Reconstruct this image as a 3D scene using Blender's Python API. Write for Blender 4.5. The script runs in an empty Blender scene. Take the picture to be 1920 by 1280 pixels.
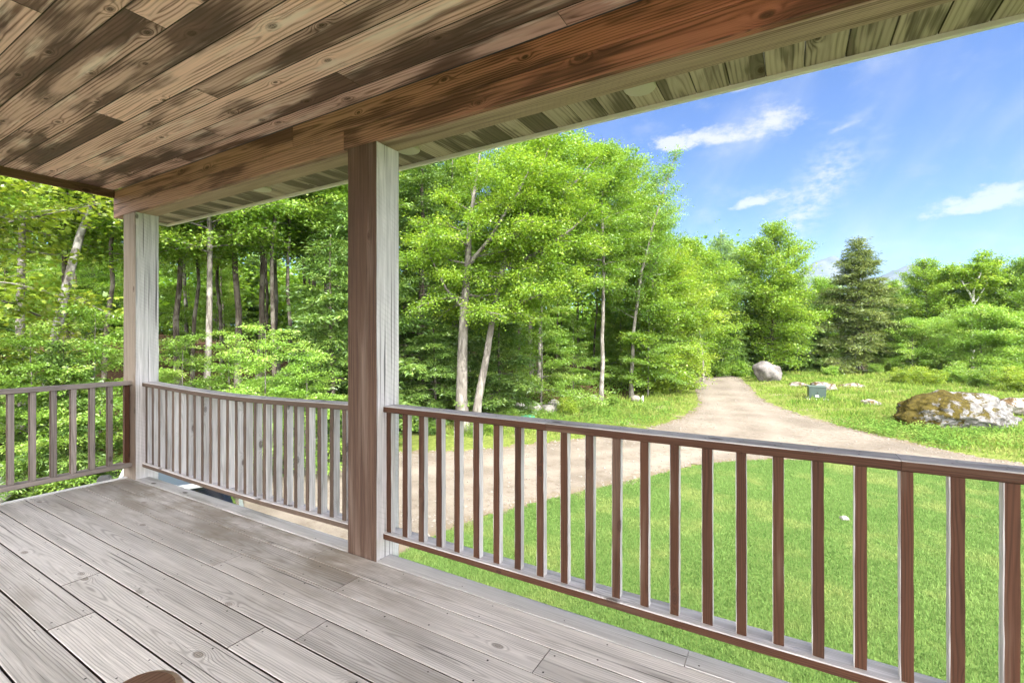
import bpy, math, random
import numpy as np
from mathutils import Vector

SKY_AIR, SKY_DUST, SKY_OZ = 1.0, .15, 3.0
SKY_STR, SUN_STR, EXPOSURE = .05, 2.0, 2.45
SKY_TINT = (.35, .52, .81)
CLOUD_COL = (3.2, 3.25, 3.35)
BACK_FILL_COL = (36.0, 35.3, 34.6)
HAZE = 6.0e-5
DENOISE = True
R_ = random.Random(11)
scene = bpy.context.scene
COL = scene.collection
rad = math.radians

# ------------------------------------------------------------------ camera frame (used to convert sight lines to places)
YAW = rad(30.56); EYE = 1.36; FPX = 885.0; CX, HY = 960.0, 630.0
FWD = np.array([-math.sin(YAW), math.cos(YAW), 0.0]); RGT = np.array([math.cos(YAW), math.sin(YAW), 0.0])
GROUND = -2.2

def at(px, depth):
    v = FWD + RGT * ((px - CX) / FPX)
    return float(v[0] * depth), float(v[1] * depth)

# ------------------------------------------------------------------ bookkeeping
def tag(o, label=None, cat=None, group=None, kind=None):
    if label: o['label'] = label
    if cat: o['category'] = cat
    if group: o['group'] = group
    if kind: o['kind'] = kind
    return o

def empty(name, loc=(0, 0, 0), rz=0.0):
    o = bpy.data.objects.new(name, None)
    o.location = loc; o.rotation_euler = (0, 0, rz); o.empty_display_size = .2
    COL.objects.link(o)
    return o

def link(name, me, parent=None, mats=(), loc=None):
    for m in mats: me.materials.append(m)
    o = bpy.data.objects.new(name, me)
    COL.objects.link(o)
    if parent is not None: o.parent = parent
    if loc is not None: o.location = loc
    return o

def copy_tree(o, parent=None):
    c = o.copy(); COL.objects.link(c); c.parent = parent
    for ch in list(o.children): copy_tree(ch, c)
    return c

# ------------------------------------------------------------------ mesh builder
class MB:
    def __init__(s): s.v = []; s.f = []; s.uv = []; s.m = []; s.seed = []; s.tone = []; s.sm = []
    def add(s, verts, faces, uvs=None, mat=0, seed=0.0, tone=0.5, smooth=False):
        o = len(s.v)
        s.v.extend(verts); s.seed.extend([seed] * len(verts)); s.tone.extend([tone] * len(verts))
        for i, f in enumerate(faces):
            s.f.append([k + o for k in f])
            s.uv.extend(uvs[i] if uvs else [(verts[k][0] + verts[k][1], verts[k][2]) for k in f])
            s.m.append(mat[i] if isinstance(mat, (list, tuple)) else mat)
            s.sm.append(smooth)
    def build(s, name, mats, parent=None, loc=None):
        me = bpy.data.meshes.new(name)
        me.from_pydata([tuple(map(float, p)) for p in s.v], [], s.f)
        uvl = me.uv_layers.new(name='UVMap')
        uvl.data.foreach_set('uv', np.array(s.uv, 'f').ravel())
        me.attributes.new('seed', 'FLOAT', 'POINT').data.foreach_set('value', np.array(s.seed, 'f'))
        me.attributes.new('tone', 'FLOAT', 'POINT').data.foreach_set('value', np.array(s.tone, 'f'))
        me.polygons.foreach_set('material_index', np.array(s.m, 'i'))
        me.polygons.foreach_set('use_smooth', np.array(s.sm, bool))
        me.update()
        return link(name, me, parent, mats if isinstance(mats, (list, tuple)) else [mats], loc)

AX = {'x': (0, 1, 2, False), 'y': (1, 0, 2, True), 'z': (2, 0, 1, False)}

def board(mb, axis, a, b, c, ch=.003, seed=None, tone=None, mats=None, nseg=1, bend=None, rough=0.0):
    """a = (start, end) along axis, b and c = extents across. mats = {'+b','-b','+c','-c'} -> material index."""
    ia, ib, ic, flip = AX[axis]
    seed = R_.uniform(0, 400) if seed is None else seed
    tone = R_.random() if tone is None else tone
    mats = mats or {}
    b0, b1 = b; c0, c1 = c
    ring = [(b1, c0 + ch), (b1, c1 - ch), (b1 - ch, c1), (b0 + ch, c1), (b0, c1 - ch), (b0, c0 + ch), (b0 + ch, c0), (b1 - ch, c0)]
    side = ['+b', '+b', '+c', '+c', '-b', '-b', '-c', '-c']
    V = []; bm, cm = (b0 + b1) / 2, (c0 + c1) / 2
    for k in range(nseg + 1):
        t = k / nseg; A = a[0] + (a[1] - a[0]) * t
        db, dc = bend(A) if bend else (0, 0)
        for (B, Cc) in ring:
            p = [0, 0, 0]; p[ia] = A
            p[ib] = B + db + (R_.uniform(-rough, rough) if rough else 0)
            p[ic] = Cc + dc + (R_.uniform(-rough, rough) if rough else 0)
            V.append(tuple(p))
    F, UV, M = [], [], []
    for k in range(nseg):
        u0 = (a[1] - a[0]) * k / nseg; u1 = (a[1] - a[0]) * (k + 1) / nseg
        for i in range(8):
            j = (i + 1) % 8
            vi = (ring[i][0] - bm) + (ring[i][1] - cm); vj = (ring[j][0] - bm) + (ring[j][1] - cm)
            f = [k * 8 + i, k * 8 + j, (k + 1) * 8 + j, (k + 1) * 8 + i]; w = [(u0, vi), (u0, vj), (u1, vj), (u1, vi)]
            if flip: f.reverse(); w.reverse()
            F.append(f); UV.append(w); M.append(mats.get(side[i], mats.get('all', 0)))
    for k, end in ((0, True), (nseg, False)):
        f = [k * 8 + i for i in range(8)]; w = [((ring[i][1] - cm) * .3 + k, ring[i][0] - bm) for i in range(8)]
        if end != flip: f.reverse(); w.reverse()
        F.append(f); UV.append(w); M.append(mats.get('end', mats.get('all', 0)))
    mb.add(V, F, UV, M, seed, tone)

def lathe(mb, prof, n=24, axis='z', center=(0, 0, 0), mat=0, smooth=True, closed=True):
    V, F = [], []
    for (r, h) in prof:
        for i in range(n):
            a = 2 * math.pi * i / n
            p = {'z': (r * math.cos(a), r * math.sin(a), h), 'x': (h, r * math.cos(a), r * math.sin(a)), 'y': (r * math.sin(a), h, r * math.cos(a))}[axis]
            V.append((p[0] + center[0], p[1] + center[1], p[2] + center[2]))
    for k in range(len(prof) - 1):
        for i in range(n):
            j = (i + 1) % n
            F.append([k * n + i, k * n + j, (k + 1) * n + j, (k + 1) * n + i])
    if closed:
        F.append([i for i in range(n)][::-1]); F.append([(len(prof) - 1) * n + i for i in range(n)])
    mb.add(V, F, None, mat, 0, .5, smooth)

# ------------------------------------------------------------------ shader expressions
class S:
    """A socket in a node tree with arithmetic."""
    def __init__(s, nt, sock): s.nt = nt; s.k = sock
    def _m(s, op, *xs):
        n = s.nt.nodes.new('ShaderNodeMath'); n.operation = op
        for i, x in enumerate(xs):
            if isinstance(x, S): s.nt.links.new(x.k, n.inputs[i])
            else: n.inputs[i].default_value = x
        return S(s.nt, n.outputs[0])
    def __add__(s, o): return s._m('ADD', s, o)
    __radd__ = __add__
    def __sub__(s, o): return s._m('SUBTRACT', s, o)
    def __rsub__(s, o): return s._m('SUBTRACT', o, s)
    def __mul__(s, o): return s._m('MULTIPLY', s, o)
    __rmul__ = __mul__
    def __truediv__(s, o): return s._m('DIVIDE', s, o)
    def __rtruediv__(s, o): return s._m('DIVIDE', o, s)
    def __pow__(s, o): return s._m('POWER', s, o)
    def f(s, op, *a): return s._m(op, s, *a)

class NT:
    def __init__(s, nt): s.nt = nt; nt.nodes.clear(); s.N = nt.nodes; s.L = nt.links
    def set(s, sock, x):
        if isinstance(x, S): s.L.new(x.k, sock)
        else: sock.default_value = x
    def uv(s):
        n = s.N.new('ShaderNodeUVMap'); n.uv_map = 'UVMap'; sp = s.N.new('ShaderNodeSeparateXYZ'); s.L.new(n.outputs[0], sp.inputs[0])
        return S(s.nt, sp.outputs[0]), S(s.nt, sp.outputs[1])
    def attr(s, name):
        n = s.N.new('ShaderNodeAttribute'); n.attribute_name = name
        return S(s.nt, n.outputs['Fac'])
    def objrand(s): return S(s.nt, s.N.new('ShaderNodeObjectInfo').outputs['Random'])
    def coord(s, which='Object'):
        n = s.N.new('ShaderNodeTexCoord'); v = S(s.nt, n.outputs[which])
        sp = s.N.new('ShaderNodeSeparateXYZ'); s.L.new(v.k, sp.inputs[0])
        return v, [S(s.nt, sp.outputs[i]) for i in range(3)]
    def pos(s):
        v = S(s.nt, s.N.new('ShaderNodeNewGeometry').outputs['Position'])
        sp = s.N.new('ShaderNodeSeparateXYZ'); s.L.new(v.k, sp.inputs[0])
        return v, [S(s.nt, sp.outputs[i]) for i in range(3)]
    def normal(s):
        sp = s.N.new('ShaderNodeSeparateXYZ'); s.L.new(s.N.new('ShaderNodeNewGeometry').outputs['Normal'], sp.inputs[0])
        return [S(s.nt, sp.outputs[i]) for i in range(3)]
    def vec(s, a, b, c):
        n = s.N.new('ShaderNodeCombineXYZ')
        for i, x in enumerate((a, b, c)): s.set(n.inputs[i], x)
        return S(s.nt, n.outputs[0])
    def noise(s, v, scale=1.0, detail=2.0, rough=.5, dist=0.0):
        n = s.N.new('ShaderNodeTexNoise'); s.set(n.inputs['Vector'], v)
        n.inputs['Scale'].default_value = scale; n.inputs['Detail'].default_value = detail
        n.inputs['Roughness'].default_value = rough; n.inputs['Distortion'].default_value = dist
        return S(s.nt, n.outputs[0])
    def voro(s, v, scale=1.0, feature='F1', out='Distance'):
        n = s.N.new('ShaderNodeTexVoronoi'); n.feature = feature; s.set(n.inputs['Vector'], v); n.inputs['Scale'].default_value = scale
        return S(s.nt, n.outputs[out])
    def white(s, v):
        n = s.N.new('ShaderNodeTexWhiteNoise'); s.set(n.inputs['Vector'], v)
        sp = s.N.new('ShaderNodeSeparateColor'); s.L.new(n.outputs['Color'], sp.inputs[0])
        return [S(s.nt, sp.outputs[i]) for i in range(3)]
    def ramp(s, x, lo, hi):
        n = s.N.new('ShaderNodeMapRange'); n.interpolation_type = 'SMOOTHSTEP'; s.set(n.inputs[0], x)
        s.set(n.inputs[1], lo); s.set(n.inputs[2], hi); n.inputs[3].default_value = 0; n.inputs[4].default_value = 1
        return S(s.nt, n.outputs[0])
    def lerp(s, a, b, t): return a + (b - a) * t if isinstance(a, S) or isinstance(b, S) else t * (b - a) + a
    def mix(s, t, a, b, mode='MIX'):
        n = s.N.new('ShaderNodeMix'); n.data_type = 'RGBA'; n.blend_type = mode
        s.set(n.inputs[0], t)
        for sock, x in ((n.inputs[6], a), (n.inputs[7], b)):
            if isinstance(x, S): s.L.new(x.k, sock)
            else: sock.default_value = (x[0], x[1], x[2], 1)
        return S(s.nt, n.outputs[2])
    def gain(s, col, g):
        n = s.N.new('ShaderNodeVectorMath'); n.operation = 'SCALE'; s.L.new(col.k, n.inputs[0]); s.set(n.inputs[3], g)
        return S(s.nt, n.outputs[0])
    def bump(s, h, strength=.4, dist=.003):
        n = s.N.new('ShaderNodeBump'); s.set(n.inputs['Height'], h); n.inputs['Strength'].default_value = strength; n.inputs['Distance'].default_value = dist
        return S(s.nt, n.outputs[0])
    def pbsdf(s, col, rough=.8, spec=.3, normal=None, metal=0.0, coat=0.0, **kw):
        n = s.N.new('ShaderNodeBsdfPrincipled')
        if isinstance(col, S): s.L.new(col.k, n.inputs['Base Color'])
        else: n.inputs['Base Color'].default_value = (*col, 1)
        s.set(n.inputs['Roughness'], rough); n.inputs['Specular IOR Level'].default_value = spec
        n.inputs['Metallic'].default_value = metal; n.inputs['Coat Weight'].default_value = coat
        if normal is not None: s.L.new(normal.k, n.inputs['Normal'])
        for k, x in kw.items(): n.inputs[k].default_value = x
        return S(s.nt, n.outputs[0])
    def out(s, sh):
        o = s.N.new('ShaderNodeOutputMaterial'); s.L.new(sh.k, o.inputs['Surface'])

def mat(name):
    m = bpy.data.materials.new(name); m.use_nodes = True
    return m, NT(m.node_tree)

def plain(name, col, rough=.5, spec=.4, metal=0, coat=0, var=.08, scale=6.0, bump=0.0, **kw):
    m, t = mat(name)
    v, _ = t.coord('Object')
    n = t.noise(v, scale, 4, .6)
    c = t.gain(t.mix(0.0, col, col), (n - .5) * (2 * var) + 1.0)
    t.out(t.pbsdf(c, rough, spec, t.bump(n, bump, .01) if bump else None, metal, coat, **kw))
    return m

def wood(name, light, dark, ring=.55, spacing=.011, fiber=.22, streak=.3, tint=.14, stain=None, stain_amt=0.0, stain_lo=.5, stain_hi=.66,
         stain_scale=(1.5, 7.0), stain2=None, knotcol=(.05, .028, .016), knots=.6, crack=.35, rough=.85, saw=0.0, red=None, red_x=None, zone=None, bump=.35, curve=.2, tone_col=None, stain_tone=-.10, crack_lo=.70, pale=None):
    m, t = mat(name)
    u, v = t.uv(); s = t.attr('seed'); tone = t.attr('tone')
    n1 = t.noise(t.vec(u * .42, 3.0, s), 1, 1)
    z0 = (n1 - .5) * curve + .01
    wob = (t.noise(t.vec(u * 1.7, v * 10.0, s + 7.0), 1, 2) - .5) * .034
    r = ((v + wob) * (v + wob) + z0 * z0) ** .5
    sh = s * .37
    cell = (u / .62 + sh).f('FLOOR')
    wr, wg, wb = t.white(t.vec(cell, s, 1.3))
    uk = (cell + .25 + wr * .5 - sh) * .62
    vk = (wg - .5) * .13
    kr = (wb * .011 + .004) * wb.f('GREATER_THAN', 1 - knots)
    du = (u - uk) * .5; dv = v - vk
    d = (du * du + dv * dv) ** .5
    q = d / (kr * 3.4 + .0001)
    e = (q * q * -1.0).f('EXPONENT')
    rr = r + (d * .9 - r) * e
    freq = t.noise(t.vec(u * .2, v * 3.0, s + 31.0), 1, 1) * .5 + .75
    wave = (rr * (2 * math.pi / spacing) * freq).f('SINE') * .5 + .5
    rg = (wave ** 2.6) * t.ramp(t.noise(t.vec(u * 1.1, v * 16.0, s + 51.0), 1, 2), .25, .6)
    fib = t.noise(t.vec(u * 7.0, v * 330.0, s), 1, 2)
    stk = t.noise(t.vec(u * 1.3, v * 46.0, s + 3.0), 1, 3, .6)
    lightc = light
    if red is not None:
        _, (X, Y, Z) = t.pos()
        g = t.ramp(X + (t.noise(t.vec(u * .7, v * 5.0, s + 90.0), 1, 3) - .5) * red_x[2], red_x[0], red_x[1])
        lightc = t.mix(g, light, red)
        dark_ = t.mix(g, dark, tuple(x * .36 for x in red))
    else: dark_ = dark
    c = t.mix(rg * ring, lightc, dark_)
    if tone_col is not None: c = t.mix(t.ramp(tone, .35, .95), c, t.mix(rg * ring, tone_col, tuple(x * .5 for x in tone_col)))
    c = t.gain(c, ((fib - .5) * (2 * fiber) + 1.0) * ((stk - .5) * (2 * streak) + 1.0) * ((tone - .5) * (2 * tint) + 1.0))
    if pale is not None: c = t.mix(t.ramp(t.noise(t.vec(u * 1.7, v * 13.0, s + 41.0), 1, 4, .6), .52, .70) * .8, c, pale)
    if stain is not None:
        big = t.noise(t.vec(u * stain_scale[0], v * stain_scale[1], s + 11.0), 1, 3, .5, .3)
        thr = (tone - .5) * stain_tone
        st = t.ramp(big + thr + (fib - .5) * .16 + (stk - .5) * .22 + rg * .05, stain_lo, stain_hi) * stain_amt
        c2 = t.mix(rg * .5, stain, tuple(x * .55 for x in stain))
        if stain2 is not None: c2 = t.mix(t.ramp(t.noise(t.vec(u * 2.2, v * 12.0, s + 61.0), 1, 3), .46, .62), c2, stain2)
        c = t.mix(st, c, t.gain(c2, (stk - .5) * .9 + 1.0))
    if zone is not None:
        zc, zamt, fn = zone
        _, P = t.pos()
        c = t.mix(fn(t, P, u, v, s, stk) * zamt, c, zc)
    core = t.ramp(d * -1.0, kr * -1.5, kr * -.7) * kr.f('GREATER_THAN', .001)
    kring = ((d * 900.0).f('SINE') * .25 + .75)
    c = t.mix(core * .85, c, t.gain(t.mix(0.0, knotcol, knotcol), kring * 1.2))
    ck = t.ramp(t.noise(t.vec(u * .8, v * 75.0, s + 23.0), 1, 1), crack_lo, crack_lo + .06) * crack
    c = t.mix(ck, c, tuple(x * .22 for x in dark))
    if saw:
        sw = ((u * 1.0 + v * .55) * 190.0).f('SINE') * .5 + .5
        sw2 = (sw ** 6.0) * t.ramp(t.noise(t.vec(u * 2.0, v * 8.0, s + 70.0), 1, 3), .42, .62)
        c = t.mix(sw2 * saw, c, tuple(x * .35 for x in dark))
    h = rg * -.5 + fib * .7 - ck * 3.0 + stk * .4
    t.out(t.pbsdf(c, rough, .22, t.bump(h, bump, .0025)))
    return m

# ================================================================== PORCH MATERIALS
def deck_dirt(t, P, u, v, s, stk):
    X, Y, Z = P
    n = t.noise(t.vec(X * .9, Y * 2.2, 0.0), 1, 4, .6)
    a = t.ramp(Y + (n - .5) * .9, 1.25, 2.0) * t.ramp(X * -1.0 + (n - .5) * 1.2, 1.0, 2.3)
    b = t.ramp(t.noise(t.vec(X * 1.3, Y * 4.0, 7.0), 1, 4, .65), .56, .74) * .45
    return (a * t.ramp(t.noise(t.vec(X * 2.3, Y * 7.0, 3.0), 1, 4, .6), .3, .62) + b).f('MINIMUM', 1.0)

M_CEIL = wood('ceiling_pine', (.68, .46, .385), (.19, .088, .06), pale=(.80, .66, .575), ring=.85, spacing=.017, fiber=.2, streak=.26, tint=.2, stain=(.115, .064, .046), stain_amt=.93, stain_tone=-.26,
              stain_lo=.46, stain_hi=.66, stain_scale=(1.15, 6.5), stain2=(.07, .042, .03), knots=.6, curve=.16, red=(.33, .145, .095), red_x=(-1.9, .3, 1.6), rough=.75)
M_BEAM = wood('beam_stained_pine', (.33, .19, .13), (.08, .038, .022), ring=.75, spacing=.014, tint=.12, stain=(.06, .028, .018), stain_amt=.85, stain_lo=.49, stain_hi=.64,
              stain_scale=(1.0, 7.0), red=(.46, .165, .105), red_x=(-3.0, .4, 1.6), knots=.75, rough=.62, curve=.15)
M_BEAMLOW = wood('beam_rough_sawn', (.36, .265, .19), (.11, .065, .042), ring=.5, spacing=.013, fiber=.3, streak=.4, stain=(.14, .085, .06), stain_amt=.75, stain_lo=.54, stain_hi=.68, stain_scale=(.8, 14.0), saw=.09, knots=.3)
M_SOFFIT = wood('soffit_mildewed', (.42, .345, .255), (.14, .105, .07), ring=.55, spacing=.020, fiber=.2, streak=.2, tint=.22, stain=(.11, .088, .055), stain_amt=.85, stain_tone=-.34, stain_lo=.45, stain_hi=.6, stain_scale=(1.6, 7.0), knots=.6, curve=.14)
M_DECK = wood('deck_weathered', (.69, .65, .62), (.25, .225, .203), ring=.5, spacing=.0105, fiber=.3, streak=.34, tint=.12, stain=(.36, .335, .31), stain_amt=.55, stain_lo=.5, stain_hi=.68,
              stain_scale=(.8, 9.0), knotcol=(.30, .26, .225), knots=.25, crack=.75, zone=((.24, .20, .15), .75, deck_dirt), rough=.8, curve=.22)
M_NOSE = wood('nosing_weathered', (.64, .62, .61), (.28, .26, .245), ring=.25, spacing=.010, fiber=.16, streak=.22, tint=.08, stain=(.25, .235, .20), stain_amt=.5, stain_lo=.54, stain_hi=.7, stain_scale=(1.4, 10.0), knots=.25, crack=.6)
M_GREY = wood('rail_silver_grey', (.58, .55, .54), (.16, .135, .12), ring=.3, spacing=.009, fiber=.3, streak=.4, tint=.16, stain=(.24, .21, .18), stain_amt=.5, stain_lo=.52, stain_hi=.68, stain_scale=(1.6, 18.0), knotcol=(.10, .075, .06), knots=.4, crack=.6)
M_GREYBROWN = wood('rail_grey_brown', (.095, .067, .051), (.03, .02, .015), ring=.4, spacing=.009, fiber=.28, streak=.36, tint=.16, knotcol=(.08, .05, .035), knots=.4, crack=.5)  # grey-brown lowered to hold the shade of inner rail faces
M_GREYMAUVE = wood('rail_grey_mauve', (.29, .25, .228), (.09, .07, .058), ring=.4, spacing=.009, fiber=.34, streak=.45, tint=.25, knotcol=(.07, .05, .04), knots=.5, crack=.6)
M_BROWN = wood('rail_stained_shaded_brown', (.072, .031, .017), (.02, .008, .004), ring=.55, spacing=.009, fiber=.26, streak=.36, tint=.2, stain=(.135, .09, .065), stain_amt=.55, stain_lo=.55, stain_hi=.72, stain_scale=(1.2, 12.0), knotcol=(.05, .022, .014), knots=.6, crack=.35, rough=.7)  # brown stain, deepened so the inner rail faces look shaded
M_POSTB = wood('post_stained_shaded_brown', (.098, .058, .041), (.03, .015, .010), ring=.75, spacing=.013, fiber=.35, streak=.5, tint=.05, stain=(.19, .14, .112), stain_amt=.65, stain_lo=.49, stain_hi=.7, stain_scale=(.8, 8.0), knotcol=(.06, .03, .02), knots=.7, crack=.4, rough=.8, curve=.16)  # brown stain with the shade of inner post faces added to it
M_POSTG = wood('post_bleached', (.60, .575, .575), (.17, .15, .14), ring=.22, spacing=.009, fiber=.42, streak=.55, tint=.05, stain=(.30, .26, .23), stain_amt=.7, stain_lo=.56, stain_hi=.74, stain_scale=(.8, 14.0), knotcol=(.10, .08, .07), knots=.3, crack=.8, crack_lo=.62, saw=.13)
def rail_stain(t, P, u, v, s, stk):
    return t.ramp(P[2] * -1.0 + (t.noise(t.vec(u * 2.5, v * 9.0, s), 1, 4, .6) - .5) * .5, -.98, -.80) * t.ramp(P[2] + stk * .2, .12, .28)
M_POSTGB = wood('post_grey_tan', (.225, .185, .15), (.08, .055, .04), ring=.5, spacing=.010, fiber=.34, streak=.45, tint=.05, zone=((.105, .07, .05), .75, rail_stain), knotcol=(.08, .055, .04), knots=.4, crack=.6)  # grey-tan face darkened in colour for its shade, stained at rail height
M_TRIM = wood('trim_dark', (.16, .095, .06), (.05, .028, .016), ring=.4, spacing=.01, streak=.3)
M_PALE = plain('pale_paint', (.72, .69, .60), .55, var=.07, scale=9)
M_SCREW = plain('screw_dark', (.035, .03, .027), .6, metal=.4)
M_JOINT = plain('joint_dark', (.05, .036, .026), .95)  # dark brown for board edges inside the joints
M_UNDER = plain('underside_dark', (.035, .028, .022), .9)
M_LAMP = plain('lamp_cream', (.47, .42, .32), .45, var=.03)
M_SHINGLE = plain('shingles', (.10, .095, .09), .9, var=.2, scale=30)

def screws(mb, pts, z, n=6, r=.0042, mat=1):
    for (x, y) in pts:
        rr = r * R_.uniform(.8, 1.15)
        V = [(x + rr * math.cos(2 * math.pi * i / n), y + rr * math.sin(2 * math.pi * i / n), z) for i in range(n)]
        mb.add(V, [list(range(n))], None, mat)

# ================================================================== DECK
X0, X1 = -5.485, 4.6
deck = empty('porch_deck', (0, 0, 0))
tag(deck, 'weathered grey board porch deck with dark gaps between its long planks', 'deck')
rows = [2.035, 1.8577, 1.6845, 1.4998, 1.3195, 1.1405, .9634, .7844, .6026, .424, .245, .066, -.113, -.292, -.471, -.65, -.829, -1.008, -1.187, -1.366]
known = {0: [-3.31, -2.55], 1: [-2.10, -.90], 2: [-2.947], 3: [-1.91], 4: [-2.12, .4], 5: [-3.425], 6: [-2.96], 7: [-1.2], 8: [-3.9, -.6]}
mb = MB()
for i in range(len(rows) - 1):
    js = known.get(i, [R_.uniform(-4, -1)])
    xs = [X0] + js
    while xs[-1] < 1.2: xs.append(xs[-1] + R_.uniform(2.2, 3.6))
    xs = [x for x in xs if x < X1 - .5] + [X1]
    gap = R_.uniform(.0065, .009) if i > 2 else R_.uniform(.0035, .0055)
    for k in range(len(xs) - 1):
        dz = R_.uniform(-.0012, .0012)
        board(mb, 'x', (xs[k] + (.0016 if k else 0), xs[k + 1] - .0016), (rows[i + 1] + gap / 2, rows[i] - gap / 2), (-.036 + dz, dz), ch=.002, mats={'+b': 2, '-b': 2, 'end': 2})
        for sx in np.arange(xs[k] + .03, xs[k + 1], .61):
            screws(mb, [(sx + R_.uniform(-.01, .01), y + R_.uniform(-.006, .006)) for y in (rows[i + 1] + .03, rows[i] - .03)], dz + .0006, r=.0048)
mb.build('decking', [M_DECK, M_SCREW, M_JOINT], deck)
mb = MB(); board(mb, 'x', (X0 + .01, X1), (-1.366, 2.03), (-.28, -.045), 0.01); mb.build('gap_backing', [M_UNDER], deck)  # solid dark slab added under the boards so their gaps look dark
# bullnosed front edge board, notched round the posts
def nosing(mb, xa, xb, seed):
    y0, y1, zb = 2.039, 2.168, -.040
    prof = [(y0, zb), (y0, -.002), (y0 + .003, .001)]
    for k in range(7):
        a = math.pi / 2 * (1 - k / 6.0)
        prof.append((y1 - .022 + .022 * math.cos(a), -.021 + .022 * math.sin(a)))
    prof += [(y1, zb)]
    n = len(prof); V = []; seg = max(2, int((xb - xa) / .25))
    for k in range(seg + 1):
        x = xa + (xb - xa) * k / seg
        V += [(x, y + R_.uniform(-.0012, .0012), z + R_.uniform(-.0008, .0008)) for (y, z) in prof]
    F, UV = [], []
    per = [0]
    for i in range(1, n): per.append(per[-1] + math.dist(prof[i], prof[i - 1]))
    for k in range(seg):
        u0, u1 = (xb - xa) * k / seg, (xb - xa) * (k + 1) / seg
        for i in range(n - 1):
            F.append([k * n + i + 1, k * n + i, (k + 1) * n + i, (k + 1) * n + i + 1])
            UV.append([(u0, per[i + 1] - .07), (u0, per[i] - .07), (u1, per[i] - .07), (u1, per[i + 1] - .07)])
    F.append(list(range(n))); UV.append([(p[1], p[0] - 2.1) for p in prof])
    F.append([seg * n + i for i in range(n)][::-1]); UV.append([(p[1], p[0] - 2.1) for p in prof][::-1])
    mb.add(V, F, UV, 0, seed, R_.random(), False)
P1X, P2X, P3X = (-5.607, -5.357), (-2.409, -2.157), (1.06, 1.31)
PY = (2.038, 2.234)
mb = MB()
nosing(mb, P1X[1] + .002, -3.86, 3.1); nosing(mb, -3.857, P2X[0] - .002, 9.4)
nosing(mb, P2X[1] + .002, -.38, 17.2); nosing(mb, -.377, P3X[0] - .002, 25.5); nosing(mb, P3X[1] + .002, X1, 31.5)
screws(mb, [(x + R_.uniform(-.01, .01), 2.07 + R_.uniform(-.008, .008)) for x in np.arange(-5.2, 1, .61)], .0018, r=.004)
mb.build('nosing_board', [M_NOSE, M_SCREW], deck)
mb = MB(); board(mb, 'y', (-1.366, 2.03), (-5.545, -5.4875), (-.14, .004), .004, seed=44, tone=.8, nseg=8, rough=.0006); mb.build('side_trim', [M_NOSE], deck)

# ================================================================== POSTS
def post(xr, mats, label, seed):
    p = MB()
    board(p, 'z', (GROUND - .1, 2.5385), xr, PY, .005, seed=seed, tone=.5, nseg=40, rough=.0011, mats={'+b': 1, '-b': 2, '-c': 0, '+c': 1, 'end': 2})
    o = p.build('porch_post', mats)
    tag(o, label, 'post')
    return o
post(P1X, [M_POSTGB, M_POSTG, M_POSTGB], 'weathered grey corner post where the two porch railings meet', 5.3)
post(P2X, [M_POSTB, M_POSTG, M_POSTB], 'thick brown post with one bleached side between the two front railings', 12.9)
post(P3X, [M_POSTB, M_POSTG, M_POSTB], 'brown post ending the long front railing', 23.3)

# ================================================================== ROOF, CEILING, BEAM, SOFFIT
roof = empty('porch_roof', (0, 0, 2.54))
def rel(mb, name, mats):
    o = mb.build(name, mats, roof); o.location = (0, 0, -2.54); return o
RX0, RX1 = -5.80, 4.4
cr = [2.038, 1.915, 1.745, 1.575, 1.42, 1.26, 1.09, .925, .755, .59, .425]
while cr[-1] > -2.9: cr.append(cr[-1] - .166)
kc = {0: [-4.3, -.9], 1: [-3.55, -2.15], 2: [-5.18, -.4], 3: [-3.01, .2], 4: [-3.885, -1.675], 5: [-4.69, -.75], 6: [-2.54], 7: [-4.3, -1.2], 8: [-2.9], 9: [-3.6]}
ctone = {0: [.5, .45, .4], 1: [.25, .3, .12], 2: [.2, .85, .5], 3: [.62, .12, .5], 4: [.2, .92, .8], 5: [.15, .32, .6], 6: [.22, .75, .5], 7: [.4, .3, .6], 8: [.6, .4, .5]}
mb = MB()
for i in range(len(cr) - 1):
    xs = [RX0] + kc.get(i, [R_.uniform(-4, 0)])
    while xs[-1] < RX1 - 2.5: xs.append(xs[-1] + R_.uniform(2.4, 3.6))
    xs.append(RX1)
    for k in range(len(xs) - 1):
        tn = ctone.get(i, []); tn = tn[k] if k < len(tn) else R_.uniform(.1, .8)
        dz = R_.uniform(-.0008, .0008)
        board(mb, 'x', (xs[k] + (.0012 if k else 0), xs[k + 1] - .0012), (cr[i + 1] + .0011, cr[i] - .0011), (2.81 + dz, 2.832 + dz), ch=.0025, tone=tn, mats={'+b': 1, '-b': 1, 'end': 1})
rel(mb, 'ceiling', [M_CEIL, M_JOINT])
mb = MB()
bx = [-5.83, -2.445, .62, RX1]
for k in range(3): board(mb, 'x', (bx[k] + .001, bx[k + 1] - .001), (2.038, 2.074), (2.540, 2.661), .004, seed=[3.7, 61.4, 88.2][k], tone=[.62, .30, .6][k])
bx = [-5.83, -2.96, .1, RX1]
for k in range(3): board(mb, 'x', (bx[k] + .001, bx[k + 1] - .001), (2.038, 2.074), (2.664, 2.8085), .004, seed=[14.7, 33.4, 48.2][k], tone=[.4, .5, .6][k])
beam = rel(mb, 'beam', [M_BEAM])
mb = MB()
bx = [-5.83, -2.425, 1.2, RX1]
for k in range(3): board(mb, 'x', (bx[k] + .001, bx[k + 1] - .001), (2.0755, 2.224), (2.537, 2.80), .005, nseg=12, rough=.0012, tone=[.5, .6, .45][k])
core = mb.build('beam_core', [M_BEAMLOW], beam)
mb = MB(); board(mb, 'y', (-3.0, 2.036), (-5.832, -5.8015), (2.735, 2.85), .003); rel(mb, 'edge_trim', [M_TRIM])
mb = MB()
x = .212
while x > -6.05: x -= .1585
xs = []
while x < RX1 - .1: xs.append(x); x += .1585
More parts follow.
